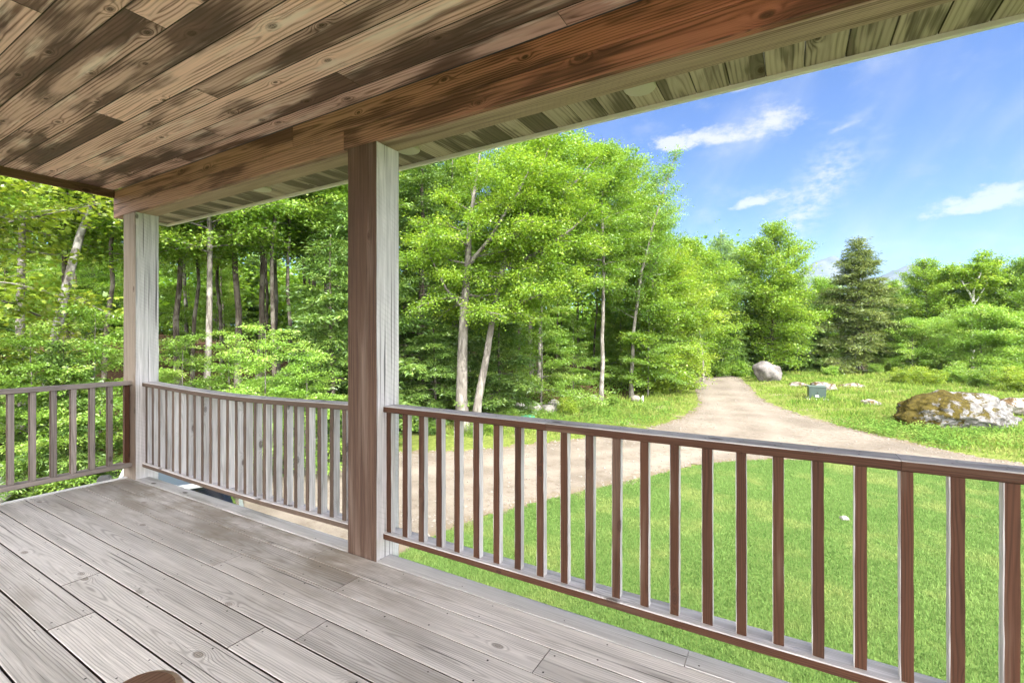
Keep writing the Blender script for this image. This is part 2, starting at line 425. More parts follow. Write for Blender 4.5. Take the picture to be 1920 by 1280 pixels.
for k, x in enumerate(xs):
    xa = max(x, -6.058)
    board(mb, 'y', (2.2265, 2.608), (xa + .0012, x + .1585 - .0012), (2.622, 2.64), .003, tone=R_.choice([.08, .2, .3, .45]) if k % 2 == 0 and k < 34 else R_.uniform(.35, .95), mats={'+b': 1, '-b': 1, 'end': 1})
rel(mb, 'soffit', [M_SOFFIT, M_JOINT])
mb = MB(); board(mb, 'x', (-6.058, RX1), (2.2262, 2.246), (2.606, 2.6208), .002, nseg=30, rough=.0006); rel(mb, 'soffit_strip', [M_BEAMLOW])
mb = MB()
board(mb, 'x', (-6.085, RX1), (2.6095, 2.634), (2.600, 2.80), .003)
board(mb, 'y', (2.2262, 2.607), (-6.085, -6.0605), (2.603, 2.80), .003)
rel(mb, 'fascia', [M_PALE])
mb = MB()
a = math.atan2(.33, 1)
V = [(-6.12, 2.67, 2.803), (4.45, 2.67, 2.803), (4.45, -3.1, 2.803 + 5.77 * .28), (-6.12, -3.1, 2.803 + 5.77 * .28)]
V += [(p[0], p[1], p[2] + .10) for p in V]
mb.add(V, [[3, 2, 1, 0], [4, 5, 6, 7], [0, 1, 5, 4], [1, 2, 6, 5], [2, 3, 7, 6], [3, 0, 4, 7]])
rel(mb, 'shingled_slope', [M_SHINGLE])
tag(roof, 'porch roof with stained plank ceiling, reddish beam and mildewed soffit', 'porch roof')
# round eave lamps recessed in the soffit
for x, lab in ((-3.882, 'cream round eave lamp above the front railing, nearest the corner post'), (-2.215, 'cream round eave lamp close beside the thick brown post'), (-.655, 'cream round eave lamp over the driveway side, farthest right of three')):
    l = empty('eave_lamp', (x, 2.375, 2.6215)); tag(l, lab, 'lamp', 'round lamps under the eave')
    mb = MB(); lathe(mb, [(.078, -.0005), (.08, -.012), (.076, -.017), (.066, -.018)], 28, closed=False); mb.build('trim_ring', [M_LAMP], l)
    mb = MB(); lathe(mb, [(.066, -.018), (.05, -.022), (.025, -.0245), (.002, -.025)], 28, closed=False); mb.build('lens', [M_LAMP], l)

# ================================================================== RAILINGS
TZ = (.892, .930); BZ = (.113, .151); RY = (2.095, 2.208); BY = (2.122, 2.162)
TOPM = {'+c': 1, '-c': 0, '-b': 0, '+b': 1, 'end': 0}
def rail(root, xs, sag, mats, nm, z, scr, bal):
    for k in range(len(xs) - 1):
        m = MB()
        board(m, 'x', (xs[k] + .0008, xs[k + 1] - .0008), RY, z, .004, nseg=max(4, int((xs[k + 1] - xs[k]) / .2)), bend=sag, rough=.0007, mats=TOPM)
        if scr:
            for x in bal:
                if xs[k] + .02 < x < xs[k + 1] - .02:
                    screws(m, [(x + .012 + R_.uniform(-.004, .004), 2.128 + R_.uniform(-.004, .004)), (x + .026 + R_.uniform(-.004, .004), 2.168 + R_.uniform(-.006, .006))], z[1] + sag(x)[1] + .0012, mat=2, r=.0042)
        m.build(nm, mats, root)
def front_railing(label, xa, xb, bal, joints, sag, mats, bmats, deep=BY[1]):
    r = empty('porch_railing', ((xa + xb) / 2, 2.15, 0)); tag(r, label, 'railing')
    off = (-(xa + xb) / 2, -2.15, 0)
    rail(r, [xa] + joints + [xb], sag, mats + [M_SCREW], 'top_rail', TZ, True, bal)
    rail(r, [xa, xb], lambda x: (0, sag(x)[1] * .6), mats + [M_SCREW], 'bottom_rail', BZ, False, bal)
    for x in bal:
        m = MB(); w = R_.uniform(.038, .042); tw = R_.uniform(-.003, .003)
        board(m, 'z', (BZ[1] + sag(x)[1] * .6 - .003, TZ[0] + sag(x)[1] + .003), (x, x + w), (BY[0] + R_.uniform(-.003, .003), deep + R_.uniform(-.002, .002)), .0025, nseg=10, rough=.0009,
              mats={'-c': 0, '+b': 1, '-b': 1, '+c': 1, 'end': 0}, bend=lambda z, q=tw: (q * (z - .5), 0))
        m.build('baluster', bmats, r)
    for c in r.children: c.location = off
    return r
bal2 = [P2X[1] + .002 + .1308 * i for i in range(25)]
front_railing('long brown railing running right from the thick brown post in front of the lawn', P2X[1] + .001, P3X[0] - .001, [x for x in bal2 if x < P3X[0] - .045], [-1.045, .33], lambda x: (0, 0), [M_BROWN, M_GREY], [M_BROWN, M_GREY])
bal1 = [P1X[1] + .004 + .1268 * i for i in range(23)] + [P2X[0] - .043]
sag1 = lambda x: (0, -.012 - .032 * max(0.0, math.sin(math.pi * (x + 5.357) / 2.95)) ** 1.3)
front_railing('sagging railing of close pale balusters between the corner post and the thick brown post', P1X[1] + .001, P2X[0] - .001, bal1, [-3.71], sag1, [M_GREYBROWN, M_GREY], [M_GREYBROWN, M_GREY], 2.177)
# side railing along the left edge
r = empty('porch_railing', (-5.48, .5, 0)); tag(r, 'short grey side railing left of the corner post in front of the dense woods', 'railing')
for nm, z in (('top_rail', TZ), ('bottom_rail', (.112, .150))):
    m = MB(); board(m, 'y', (-1.3, PY[0] - .001), (-5.535, -5.42), z, .004, nseg=18, rough=.0008, mats={'-c': 1, 'end': 1}); o = m.build(nm, [M_GREYMAUVE, M_GREYBROWN], r); o.location = (5.48, -.5, 0)
y = 1.9945
k = 0
while y > -1.25:
    m = MB(); board(m, 'z', (.147, TZ[0] + .003), (-5.502, -5.462), (y, y + .041), .0025, nseg=10, rough=.0009, mats={'-c': 1, 'end': 1, '+b': 0 if k else 1})
    o = m.build('baluster', [M_GREYMAUVE, M_GREYBROWN if k else M_BROWN], r); o.location = (5.48, -.5, 0)
    y -= .1303; k += 1

# ================================================================== PORCH CHAIR (its left arm tip shows at the bottom edge)
M_CHAIR = wood('chair_wood', (.20, .115, .08), (.07, .034, .022), ring=.7, spacing=.011, fiber=.25, streak=.4, knots=0, rough=.5)
M_CHAIRRIM = wood('chair_skylit_rim', (.56, .40, .29), (.3, .19, .12), ring=.3, spacing=.011, knots=0, rough=.6)  # pale edge wood puts the skylight rim into the colour
chair = empty('porch_chair', (-1.0, .1, 0)); tag(chair, 'brown wooden porch chair with a rounded armrest, standing on the deck', 'chair')
def slab(outline, z0, z1, ch, mats, name, parent):
    """flat shaped board with a rounded-over upper edge and a painted light rim"""
    n = len(outline); c = np.mean(outline, 0); m = MB()
    def ringz(sh, z):
        out = []
        for i, p in enumerate(outline):
            d = np.array(c) - np.array(p); L = np.linalg.norm(d); out.append((p[0] + d[0] / L * sh, p[1] + d[1] / L * sh, z))
        return out
    lv = [ringz(ch * .3, z0), ringz(0, z0 + .004), ringz(0, z1 - ch), ringz(ch * .3, z1 - ch * .3), ringz(ch, z1)]
    V = [p for r_ in lv for p in r_]; F = []; M = []; UV = []
    for k in range(4):
        for i in range(n):
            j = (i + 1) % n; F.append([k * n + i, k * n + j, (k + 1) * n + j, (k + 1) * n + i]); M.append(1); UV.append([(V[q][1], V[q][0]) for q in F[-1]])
    F.append([4 * n + i for i in range(n)]); M.append(0); UV.append([(V[q][1] - c[1] + 1, V[q][0] - c[0]) for q in F[-1]])
    F.append([i for i in range(n)][::-1]); M.append(0); UV.append([(V[q][1], V[q][0]) for q in F[-1]])
    m.add(V, F, UV, M, 7.7, .5, False)
    o = m.build(name, mats, parent); o.location = (1.0, -.1, 0); return o
def arm_outline(x, w=.155, y0=-.35, y1=.528):
    o = [(x - w * .36, y0), (x + w * .36, y0), (x + w / 2, y1 - .12)]
    for k in range(13):
        a = math.pi * k / 12; o.append((x + math.cos(a) * w / 2 * (1.0 if True else 0), y1 - .062 + math.sin(a) * .062))
    o.append((x - w / 2, y1 - .12))
    return o
for x in (-1.166, -.55): slab(arm_outline(x), .588, .62, .017, [M_CHAIR, M_CHAIRRIM], 'armrest', chair)
mb = MB()
for k in range(6): board(mb, 'x', (-1.12, -.60), (-.22 + k * .095, -.22 + k * .095 + .085), (.40 - .012 * (5 - k), .42 - .012 * (5 - k)), .004)
o = mb.build('seat', [M_CHAIR], chair); o.location = (1.0, -.1, 0)
for k in range(5):
    m = MB(); x = -1.11 + k * .099
    V = []; prof = []
    for q in range(9):
        a_ = math.pi * q / 8; prof.append((x + .0455 - .0455 * math.cos(a_), 1.0 + .05 * (1 - abs(k - 2) * .3) + .04 * math.sin(a_)))
    prof = [(x, .36)] + prof + [(x + .091, .36)]
    for dy in (0, .018): V += [(px, -.24 - (pz - .36) * .28 + dy, pz) for px, pz in prof]
    n = len(prof); F = [list(range(n)), [n + i for i in range(n)][::-1]] + [[i, n + i, n + (i + 1) % n, (i + 1) % n] for i in range(n)]
    m.add(V, F, [[(V[q][2], V[q][0] - x) for q in f] for f in F], 0, k * 3.3)
    o = m.build('back_slat', [M_CHAIR], chair); o.location = (1.0, -.1, 0)
for x in (-1.18, -.565):
    for y0, h in ((.36, .591), (-.30, .45)):
        m = MB(); board(m, 'z', (.0015, h), (x, x + .03), (y0, y0 + .09), .004); o = m.build('leg', [M_CHAIR], chair); o.location = (1.0, -.1, 0)

# ================================================================== TERRAIN
def interp(y, ys, xs): return np.interp(y, ys, xs)
FB_Y = [-60, -5, 6, 10, 13.5, 17.5, 21, 25, 29, 33, 37, 42, 48, 60]
FB_X = [-26, -22, -17.5, -15.5, -13.6, -11.6, -10.0, -8.9, -7.9, -7.3, -7.4, -8.6, -12, -20]
def hnoise(x, y):
    return .5 * np.sin(x * .37 + 1.3) * np.cos(y * .29 - .4) + .3 * np.sin(x * .83 - y * .61 + 2.0) + .2 * np.cos(x * 1.7 + y * 1.3)
DRIVE = [(-7.2, 45), (-6.3, 38), (-5.2, 32), (-4.15, 26), (-4.0, 22.5), (-4.7, 18.9), (-6.2, 15.6), (-8.2, 12.6), (-10.6, 10.6), (-14, 9.0), (-16.5, 6.5), (-17.5, 2), (-17.5, -6), (-5.7, -6),
         (-5.55, 2.6), (-5.45, 6.6), (-4.75, 8.8), (-3.4, 11.5), (-1.84, 14.25), (.2, 15.85), (2.7, 16.25), (5, 16.15), (9, 15.4), (14, 14), (24, 10), (26, 13), (16, 17.2), (9, 18.2), (5.6, 18.7),
         (3.7, 20.0), (1.3, 23.4), (-.2, 26.6), (-1.35, 30), (-2.2, 35), (-3.0, 40), (-4.2, 46), (-8, 52), (-12, 55), (-14, 52), (-10, 49)]
def smooth_poly(P, n=8):
    P = np.array(P, float); out = []
    N = len(P)
    for i in range(N):
        p0, p1, p2, p3 = P[i - 1], P[i], P[(i + 1) % N], P[(i + 2) % N]
        for k in range(n):
            t = k / n
            out.append(.5 * ((2 * p1) + (-p0 + p2) * t + (2 * p0 - 5 * p1 + 4 * p2 - p3) * t * t + (-p0 + 3 * p1 - 3 * p2 + p3) * t ** 3))
    return np.array(out)
DRV = smooth_poly(DRIVE, 10)
def inside(P, x, y):
    x = np.asarray(x); y = np.asarray(y); c = np.zeros(x.shape, bool)
    xi, yi = P[:, 0], P[:, 1]; xj, yj = np.roll(xi, 1), np.roll(yi, 1)
    for a, b, d, e in zip(xi, yi, xj, yj):
        if b == e: continue
        m = ((b > y) != (e > y)) & (x < (d - a) * (y - b) / (e - b) + a)
        c ^= m
    return c
def pdist(P, x, y):
    x = np.asarray(x, float); y = np.asarray(y, float); best = np.full(x.shape, 1e9)
    Q = np.roll(P, -1, 0)
    for (a, b), (c, d) in zip(P[::2], Q[1::2]):
        ux, uy = c - a, d - b; L = ux * ux + uy * uy + 1e-9
        t = np.clip(((x - a) * ux + (y - b) * uy) / L, 0, 1)
        best = np.minimum(best, (x - a - t * ux) ** 2 + (y - b - t * uy) ** 2)
    return np.sqrt(best)
LAWN = np.array([(-5.5, 2.5)] + [tuple(p) for p in DRV if p[0] > -5.6 and 2.6 < p[1] < 16.6 and (p[0] < 5.5 and p[1] < 16.4) and not (p[0] < -4.3 and p[1] > 9.5)] + [(9, 15.4), (14, 14), (24, 10), (24, -8), (-5.5, -8)])
DRV_D = DRV[::3]
def height(x, y):
    x = np.asarray(x, float); y = np.asarray(y, float)
    fx = np.interp(y, FB_Y, FB_X)
    d = np.maximum(0, fx - x)
    rise = 4.5 * (1 - np.exp(-d * .17 / 4.5 * 1.0))
    rise = rise * np.clip((y + 2) / 12, .15, 1)
    far = np.clip((y - 46) / 30, 0, 3) * .9
    dd = np.hypot(x, y - 20)
    out = GROUND + rise + far * np.clip((x + 8) / 10, 0, 1) * .3
    flat = np.clip((pd_cache(x, y) - .4) / 2.5, 0, 1)
    lawnm = np.where((y < 16.5) & (x > -6), 0.0, 1.0)
    out = out + hnoise(x, y) * .13 * flat * lawnm
    return out
def pd_cache(x, y):
    d = pdist(DRV_D, x, y)
    return np.where(inside(DRV_D, x, y), 0, d)
def hz(x, y): return float(height(np.array([x]), np.array([y]))[0])

def grid_mesh(name, xs, ys, zf, mats):
    X, Y = np.meshgrid(xs, ys); Z = zf(X.ravel(), Y.ravel())
    nx, ny = len(xs), len(ys)
    co = np.stack([X.ravel(), Y.ravel(), Z], 1).astype('f')
    idx = np.arange(nx * ny).reshape(ny, nx)
    q = np.stack([idx[:-1, :-1], idx[:-1, 1:], idx[1:, 1:], idx[1:, :-1]], -1).reshape(-1, 4)
    return raw_mesh(name, co, q, mats, smooth=True)
def raw_mesh(name, co, faces, mats, attrs=None, smooth=False, link_it=True):
    me = bpy.data.meshes.new(name); n = len(co); k = faces.shape[1]; m = len(faces)
    me.vertices.add(n); me.vertices.foreach_set('co', np.ascontiguousarray(co, 'f').ravel())
    me.loops.add(m * k); me.loops.foreach_set('vertex_index', np.ascontiguousarray(faces, 'i').ravel())
    me.polygons.add(m); me.polygons.foreach_set('loop_start', np.arange(0, m * k, k, dtype='i'))
    me.polygons.foreach_set('use_smooth', np.full(m, smooth))
    for kname, val in (attrs or {}).items():
        me.attributes.new(kname, 'FLOAT', 'POINT').data.foreach_set('value', np.ascontiguousarray(val, 'f'))
    me.update(calc_edges=True)
    for mm in mats: me.materials.append(mm)
    if not link_it: return me
    o = bpy.data.objects.new(name, me); COL.objects.link(o); return o

# materials of the ground
def ground_mat():
    m, t = mat('ground_soil')
    v, (X, Y, Z) = t.pos()
    n1 = t.noise(v, .55, 5, .65); n2 = t.noise(v, 7.0, 5, .7); n3 = t.noise(v, 38.0, 3, .7)
    gr = t.mix(t.ramp(n2, .3, .7), (.075, .10, .02), (.17, .20, .045))
    gr = t.mix(t.ramp(n1, .55, .72) * .8, gr, (.26, .215, .14))
    lit = t.mix(t.ramp(n2, .35, .65), (.042, .024, .015), (.115, .064, .038))
    lit = t.mix(t.ramp(n3, .55, .66), lit, (.19, .115, .068))
    fx = t.attr('forest')
    c = t.mix(t.ramp(fx + (n1 - .5) * .7, .35, .65), gr, lit)
    t.out(t.pbsdf(c, .95, .1, t.bump(n2 + n3 * .5, .8, .05)))
    return m
def drive_mat():
    m, t = mat('dirt_drive')
    v, (X, Y, Z) = t.pos()
    n1 = t.noise(v, .5, 5, .6); n2 = t.noise(v, 5.0, 6, .7); n3 = t.noise(v, 60.0, 2, .7); vo = t.voro(v, 45.0)
    c = t.mix(t.ramp(n1, .3, .7), (.130, .110, .088), (.200, .172, .14))
    c = t.mix(t.ramp(n2, .46, .7) * .75, c, (.098, .076, .056))
    c = t.gain(c, (n3 - .5) * .9 + 1.0)
    c = t.mix(t.ramp(vo, .22, .10) * .35, c, (.32, .29, .255))
    edge = t.attr('edge')
    c = t.mix(t.ramp(edge * -1.0 + (n2 - .5) * .6, -.45, -.05) * .75, c, (.135, .105, .065))
    tracks = t.attr('track')
    c = t.mix(tracks * t.ramp(n2, .3, .6) * .5, c, (.24, .205, .17))
    t.out(t.pbsdf(c, .95, .1, t.bump(n2 * .7 + n3 * .3, .5, .02)))
    return m
M_GROUND, M_DRIVE = ground_mat(), drive_mat()

gx = np.concatenate([-2 + 10 * np.sinh(np.linspace(-6.0, -2.6, 40)), np.linspace(-66, 50, 190), 0 + 10 * np.sinh(np.linspace(2.4, 6.0, 40))])
gy = np.concatenate([10 * np.sinh(np.linspace(-5.6, -1.5, 24)), np.linspace(-20, 80, 170), 10 * np.sinh(np.linspace(2.8, 6.1, 40))])
g = grid_mesh('ground', gx, gy, lambda x, y: height(x, y) - .012 * (pd_cache(x, y) < .6), [M_GROUND]); g['kind'] = 'structure'
co = np.zeros(len(g.data.vertices) * 3, 'f'); g.data.vertices.foreach_get('co', co); co = co.reshape(-1, 3)
fo = np.clip((np.interp(co[:, 1], FB_Y, FB_X) - co[:, 0]) / 1.6 + .5, 0, 1)
fo = np.maximum(fo, np.clip((co[:, 1] - 50 - .1 * co[:, 0]) / 5, 0, 1))
g.data.attributes.new('forest', 'FLOAT', 'POINT').data.foreach_set('value', fo.astype('f'))

def sheet_from_poly(name, P, step, z, mats, jitter, attrs=None):
    """grid of small quads clipped to a polygon; ragged natural edge"""
    rs = np.random.RandomState(5)
    x0, y0 = P.min(0) - step; x1, y1 = P.max(0) + step
    xs = np.arange(x0, x1, step); ys = np.arange(y0, y1, step)
    X, Y = np.meshgrid(xs, ys)
    Xc = X[:-1, :-1] + step / 2; Yc = Y[:-1, :-1] + step / 2
    jn = np.sin(Xc * 1.9 + Yc * .7) * .5 + np.sin(Xc * 4.3 - Yc * 3.1) * .3 + np.sin(Xc * 9.1 + Yc * 8.3) * .2
    d = pdist(P, Xc, Yc); ins = inside(P, Xc, Yc)
    sd = np.where(ins, d, -d) + jn * jitter + rs.uniform(-1, 1, d.shape) * jitter * .3
    keep = sd > 0
    nx = len(xs); idx = np.arange(len(ys) * nx).reshape(len(ys), nx)
    q = np.stack([idx[:-1, :-1], idx[:-1, 1:], idx[1:, 1:], idx[1:, :-1]], -1)[keep]
    used = np.unique(q); remap = np.full(idx.size, -1); remap[used] = np.arange(len(used))
    co = np.stack([X.ravel()[used], Y.ravel()[used], np.full(len(used), z)], 1)
    co[:, :2] += rs.uniform(-.35, .35, (len(used), 2)) * step
    at_ = {}
    if attrs: at_ = attrs(co[:, 0], co[:, 1])
    return raw_mesh(name, co, remap[q], mats, at_, smooth=True)
def drive_attrs(x, y):
    d = pdist(DRV, x, y); e = np.clip(d / .9, 0, 1)
    yc = np.array([6, 10, 13, 16, 19, 23, 28, 34, 40, 46]); xc = np.array([-9.5, -7.3, -4.6, -2.6, -1.2, -1.6, -2.9, -3.9, -4.7, -5.6])
    off = x - np.interp(y, yc, xc)
    tr = np.exp(-((np.abs(off) - .85) / .35) ** 2)
    return {'edge': e, 'track': tr}
dr = sheet_from_poly('driveway', DRV, .22, GROUND + .006, [M_DRIVE], .16, drive_attrs); dr['kind'] = 'structure'
# loose stones on the drive, thickest along its edges
rs = np.random.RandomState(8); gxy = np.stack([rs.uniform(-11, 14, 90000), rs.uniform(6, 46, 90000)], 1)
gk = inside(DRV, gxy[:, 0], gxy[:, 1]); gxy = gxy[gk]; gd = pdist(DRV_D, gxy[:, 0], gxy[:, 1]); gk = rs.rand(len(gxy)) < .05 + .9 * np.exp(-gd / .5); gxy = gxy[gk]
gn = len(gxy); gr_ = rs.uniform(.01, .034, gn) * (1 + rs.rand(gn) ** 5)
oc = np.array([(1, 0, 0), (0, 1, 0), (-1, 0, 0), (0, -1, 0), (0, 0, .8), (0, 0, -.6)]); of = np.array([(0, 1, 4), (1, 2, 4), (2, 3, 4), (3, 0, 4), (1, 0, 5), (2, 1, 5), (3, 2, 5), (0, 3, 5)])
gc = oc[None] * rs.uniform(.6, 1.3, (gn, 6, 1)) * gr_[:, None, None]; ga = rs.uniform(0, 6.3, gn)
gx_ = gc[..., 0] * np.cos(ga)[:, None] - gc[..., 1] * np.sin(ga)[:, None]; gy_ = gc[..., 0] * np.sin(ga)[:, None] + gc[..., 1] * np.cos(ga)[:, None]
gco = np.stack([gx_ + gxy[:, :1], gy_ + gxy[:, 1:], gc[..., 2] + GROUND + .01], -1).reshape(-1, 3)
o = raw_mesh('gravel', gco, (np.arange(gn)[:, None, None] * 6 + of[None]).reshape(-1, 3), [plain('gravel_stone', (.165, .145, .122), .9, var=.5, scale=40)]); o['kind'] = 'stuff'
M_LAWNBASE = plain('lawn_base', (.075, .125, .02), .95, var=.25, scale=4)
lw = sheet_from_poly('lawn', LAWN, .35, GROUND + .002, [M_LAWNBASE], .05); lw['kind'] = 'structure'

# ------------------------------------------------------------------ grass
def grass_mat(name, c0, c1, c2, trans=.35):
    m, t = mat(name)
    tone = t.attr('tone'); v, (X, Y, Z) = t.pos()
    n = t.noise(v, .8, 4, .6)
    c = t.mix(tone, c0, c1)
    c = t.mix(t.ramp(n, .47, .68) * .75, c, c2)
    d = t.N.new('ShaderNodeBsdfDiffuse'); t.L.new(c.k, d.inputs[0])
    tr = t.N.new('ShaderNodeBsdfTranslucent'); t.L.new(c.k, tr.inputs[0])
    mx = t.N.new('ShaderNodeMixShader'); mx.inputs[0].default_value = trans
    t.L.new(d.outputs[0], mx.inputs[1]); t.L.new(tr.outputs[0], mx.inputs[2])
    t.out(S(t.nt, mx.outputs[0])); return m
M_LAWNG = grass_mat('lawn_blades', (.095, .18, .045), (.205, .315, .09), (.29, .33, .11))
M_MEADOW = grass_mat('meadow_blades', (.10, .19, .03), (.22, .29, .055), (.30, .30, .10))
M_WEED = grass_mat('weed_leaves', (.08, .17, .03), (.17, .28, .055), (.25, .32, .08))

def blades(name, x, y, z, h, w, mats, rs, lean=.5, tone=None):
    n = len(x); a = rs.uniform(0, 2 * np.pi, n); la = rs.uniform(0, 2 * np.pi, n); ln = np.abs(rs.normal(0, lean, n)) * h
    base = np.stack([x, y, z - .01], 1); s = np.stack([np.cos(a), np.sin(a), np.zeros(n)], 1) * (w / 2)[:, None]
    l = np.stack([np.cos(la) * ln, np.sin(la) * ln, h * np.clip(1 - .3 * ln / h, .4, 1)], 1)
    mid = base + l * np.array([.4, .4, .6])
    co = np.stack([base - s, base + s, mid + s * .8, base + l, mid - s * .8], 1).reshape(-1, 3)
    i = np.arange(n)[:, None] * 5
    f = i + np.array([[0, 1, 2, 3]]); f2 = i + np.array([[0, 2, 3, 4]])
    f = np.concatenate([i + np.array([[0, 1, 2, 4]]), ], 0)
    tri = i + np.array([[4, 2, 3]])
    # one quad and one tip folded to a degenerate-free quad strip
    quads = np.concatenate([f], 0)
    me = bpy.data.meshes.new(name)
    me.vertices.add(n * 5); me.vertices.foreach_set('co', co.astype('f').ravel())
    loops = np.concatenate([quads, tri], 1).ravel()
    me.loops.add(n * 7); me.loops.foreach_set('vertex_index', loops.astype('i'))
    ls = (np.arange(n)[:, None] * 7 + np.array([[0, 4]])).ravel()
    me.polygons.add(n * 2); me.polygons.foreach_set('loop_start', ls.astype('i'))
    me.attributes.new('tone', 'FLOAT', 'POINT').data.foreach_set('value', np.repeat(tone if tone is not None else rs.rand(n), 5).astype('f'))
    me.update(calc_edges=True)
    return link(name, me, None, mats)
rs = np.random.RandomState(3)
# lawn: dense near the porch, thinner and coarser further off
n = 440000
ly = 4.8 + 11.6 * rs.rand(n) ** 1.25; lx = -5.6 + 15.5 * rs.rand(n)
k = inside(LAWN, lx, ly) & (pdist(LAWN, lx, ly) > .02 * rs.rand(n)) & (lx < 1.2 + ly * .52)
lx, ly = lx[k], ly[k]; dist = np.hypot(lx, ly)
patch = hnoise(lx * 1.3 + 4, ly * 1.3) * .5 + hnoise(lx * 4.1, ly * 3.7) * .3
lh = (.042 + .028 * rs.rand(len(lx))) * (1 + .25 * patch); lwid = .0048 + .00058 * dist
o = blades('lawn_grass', lx, ly, np.full(len(lx), GROUND + .004), lh, lwid, [M_LAWNG], rs, .55, np.clip(.45 + patch * .5 + rs.normal(0, .22, len(lx)), 0, 1)); o['kind'] = 'stuff'

# meadow grass on both sides of the drive, denser in tussocks
def scatter(n, xr, yr, keep):
    x = rs.uniform(*xr, n); y = yr[0] + (yr[1] - yr[0]) * rs.rand(n) ** 1.5
    k = keep(x, y); return x[k], y[k]
def meadow_keep(x, y):
    out = ~inside(DRV, x, y); d = pdist(DRV_D, x, y)
    fx = np.interp(y, FB_Y, FB_X)
    clump = np.sin(x * 1.1 + 2) * np.cos(y * .9) + np.sin(x * 2.7 - y * 2.1) * .6 + rs.normal(0, .55, len(x))
    return out & (x > fx - .5) & (y < 55) & (clump > -.35 - .0 * d) & (rs.rand(len(x)) < np.clip(.25 + d * .7, 0, 1))
mx_, my_ = scatter(260000, (-14, 27), (13.5, 54), meadow_keep)
k = np.abs(mx_ - my_ * .15) < 6 + my_ * .75; mx_, my_ = mx_[k], my_[k]
k = ~((my_ < 16.5) & (mx_ > -4.0)); mx_, my_ = mx_[k], my_[k]
dist = np.hypot(mx_, my_); d = pdist(DRV_D, mx_, my_)
mh = (.09 + .22 * rs.rand(len(mx_)) ** 2) * np.clip(.35 + d * .35, .35, 1.15) * (1 + .3 * hnoise(mx_ * 1.4, my_ * 1.4)); mw = .010 + dist * .0010
o = blades('meadow_grass', mx_, my_, height(mx_, my_), mh, mw, [M_MEADOW], rs, .6, np.clip(.5 + .4 * hnoise(mx_ * .9, my_ * 1.1 + 3) + rs.normal(0, .25, len(mx_)), 0, 1)); o['kind'] = 'stuff'

# ================================================================== ROCKS
def rock_mat(name, c0, c1, moss=None, lichen=None, moss_lo=.45):
    m, t = mat(name)
    v, (X, Y, Z) = t.coord('Object'); N = t.normal()
    n1 = t.noise(v, 1.6, 5, .65, .3); n2 = t.noise(v, 9.0, 5, .7); n3 = t.noise(v, 40.0, 3, .7)
    c = t.mix(t.ramp(n1, .35, .65), c0, c1); c = t.gain(c, (n2 - .5) * .7 + (n3 - .5) * .35 + 1.0)
    if lichen: c = t.mix(t.ramp(t.noise(v, 3.4, 6, .75, .8), .49, .54), c, t.gain(t.mix(0.0, lichen, lichen), (n3 - .5) * .4 + 1.0))
    if moss:
        mk = t.ramp(t.noise(v, 2.1, 6, .72, .8) + X * -.085 + (N[2] - .5) * .10, moss_lo, moss_lo + .05)
        mc = t.mix(t.ramp(n2, .35, .65), moss, tuple(x * .42 for x in moss)); mc = t.gain(mc, (n3 - .5) * .8 + 1.0)
        c = t.mix(mk, c, mc)
    t.out(t.pbsdf(c, .9, .15, t.bump(n1 * .5 + n2 * .6 + n3 * .35, .9, .07))); return m
M_ROCK = rock_mat('granite', (.095, .085, .08), (.19, .175, .165)); M_ROCKMOSS = rock_mat('granite_mossy', (.18, .17, .16), (.07, .065, .06), (.074, .058, .011), (.17, .166, .166), .505)
M_ROCKD = rock_mat('stone_dim', (.20, .19, .175), (.34, .32, .30), (.12, .14, .04), None, .6); M_ROCKP = rock_mat('ledge_pale', (.24, .215, .19), (.14, .12, .10), (.11, .07, .03), (.27, .255, .24), .50)
import bmesh
from mathutils import noise as mnoise
def rock(name, px, depth, size, seed, mats, label, cat='rock', group=None, sub=4, sink=.25, sharp=.35, xy=None, rz=0.0, tilt=0.0, nplanes=9, boxy=0.0):
    bm = bmesh.new(); bmesh.ops.create_icosphere(bm, subdivisions=sub, radius=1.0)
    r_ = random.Random(seed); planes = []
    for _ in range(nplanes):
        nrm = Vector((r_.gauss(0, 1), r_.gauss(0, 1), r_.gauss(0, .8) + .2)).normalized(); planes.append((nrm, r_.uniform(.62, .9)))
    off = Vector((seed * 3.1, seed * 1.7, seed * .9))
    for v in bm.verts:
        p = v.co.copy()
        if boxy:
            q_ = (abs(p.x) ** boxy + abs(p.y) ** boxy + abs(p.z) ** boxy) ** (1 / boxy); p /= q_
        for nrm, dd in planes:
            q = p.dot(nrm) - dd
            if q > 0: p -= nrm * q * (1 - .25 * sharp)
        p *= 1 + .22 * mnoise.noise(p * 1.3 + off) + .12 * mnoise.noise(p * 3.4 + off) + .06 * mnoise.noise(p * 8 + off) + .03 * mnoise.noise(p * 19 + off)
        v.co = Vector((p.x * size[0] / 2, p.y * size[1] / 2, (p.z + .9 - sink * 2) * size[2] / 2 * 1.05 + p.x * tilt))
    me = bpy.data.meshes.new(name); bm.to_mesh(me); bm.free()
    me.polygons.foreach_set('use_smooth', np.ones(len(me.polygons), bool)); me.update()
    x, y = xy if xy else at(px, depth)
    o = link(name, me, None, mats, (x, y, hz(x, y))); o.rotation_euler = (0, 0, YAW + rz)
    return tag(o, label, cat, group)
rock('boulder', 1800, 18.7, (4.3, 2.4, 1.85), 4, [M_ROCKMOSS], 'large low boulder covered in rusty orange moss and white lichen beside the drive', 'boulder', sub=6, sink=.24, sharp=.4, nplanes=5, boxy=2.25)
rock('boulder', 1438, 37.0, (2.05, 1.8, 1.9), 31, [M_ROCK], 'bare grey boulder standing where the dirt road leaves the clearing', 'boulder', sink=.12, sharp=1.0)
rock('boulder', 1905, 21.5, (1.9, 1.2, .85), 12, [M_ROCKP], 'pale rock behind the right end of the mossy boulder', 'boulder', sink=.1)
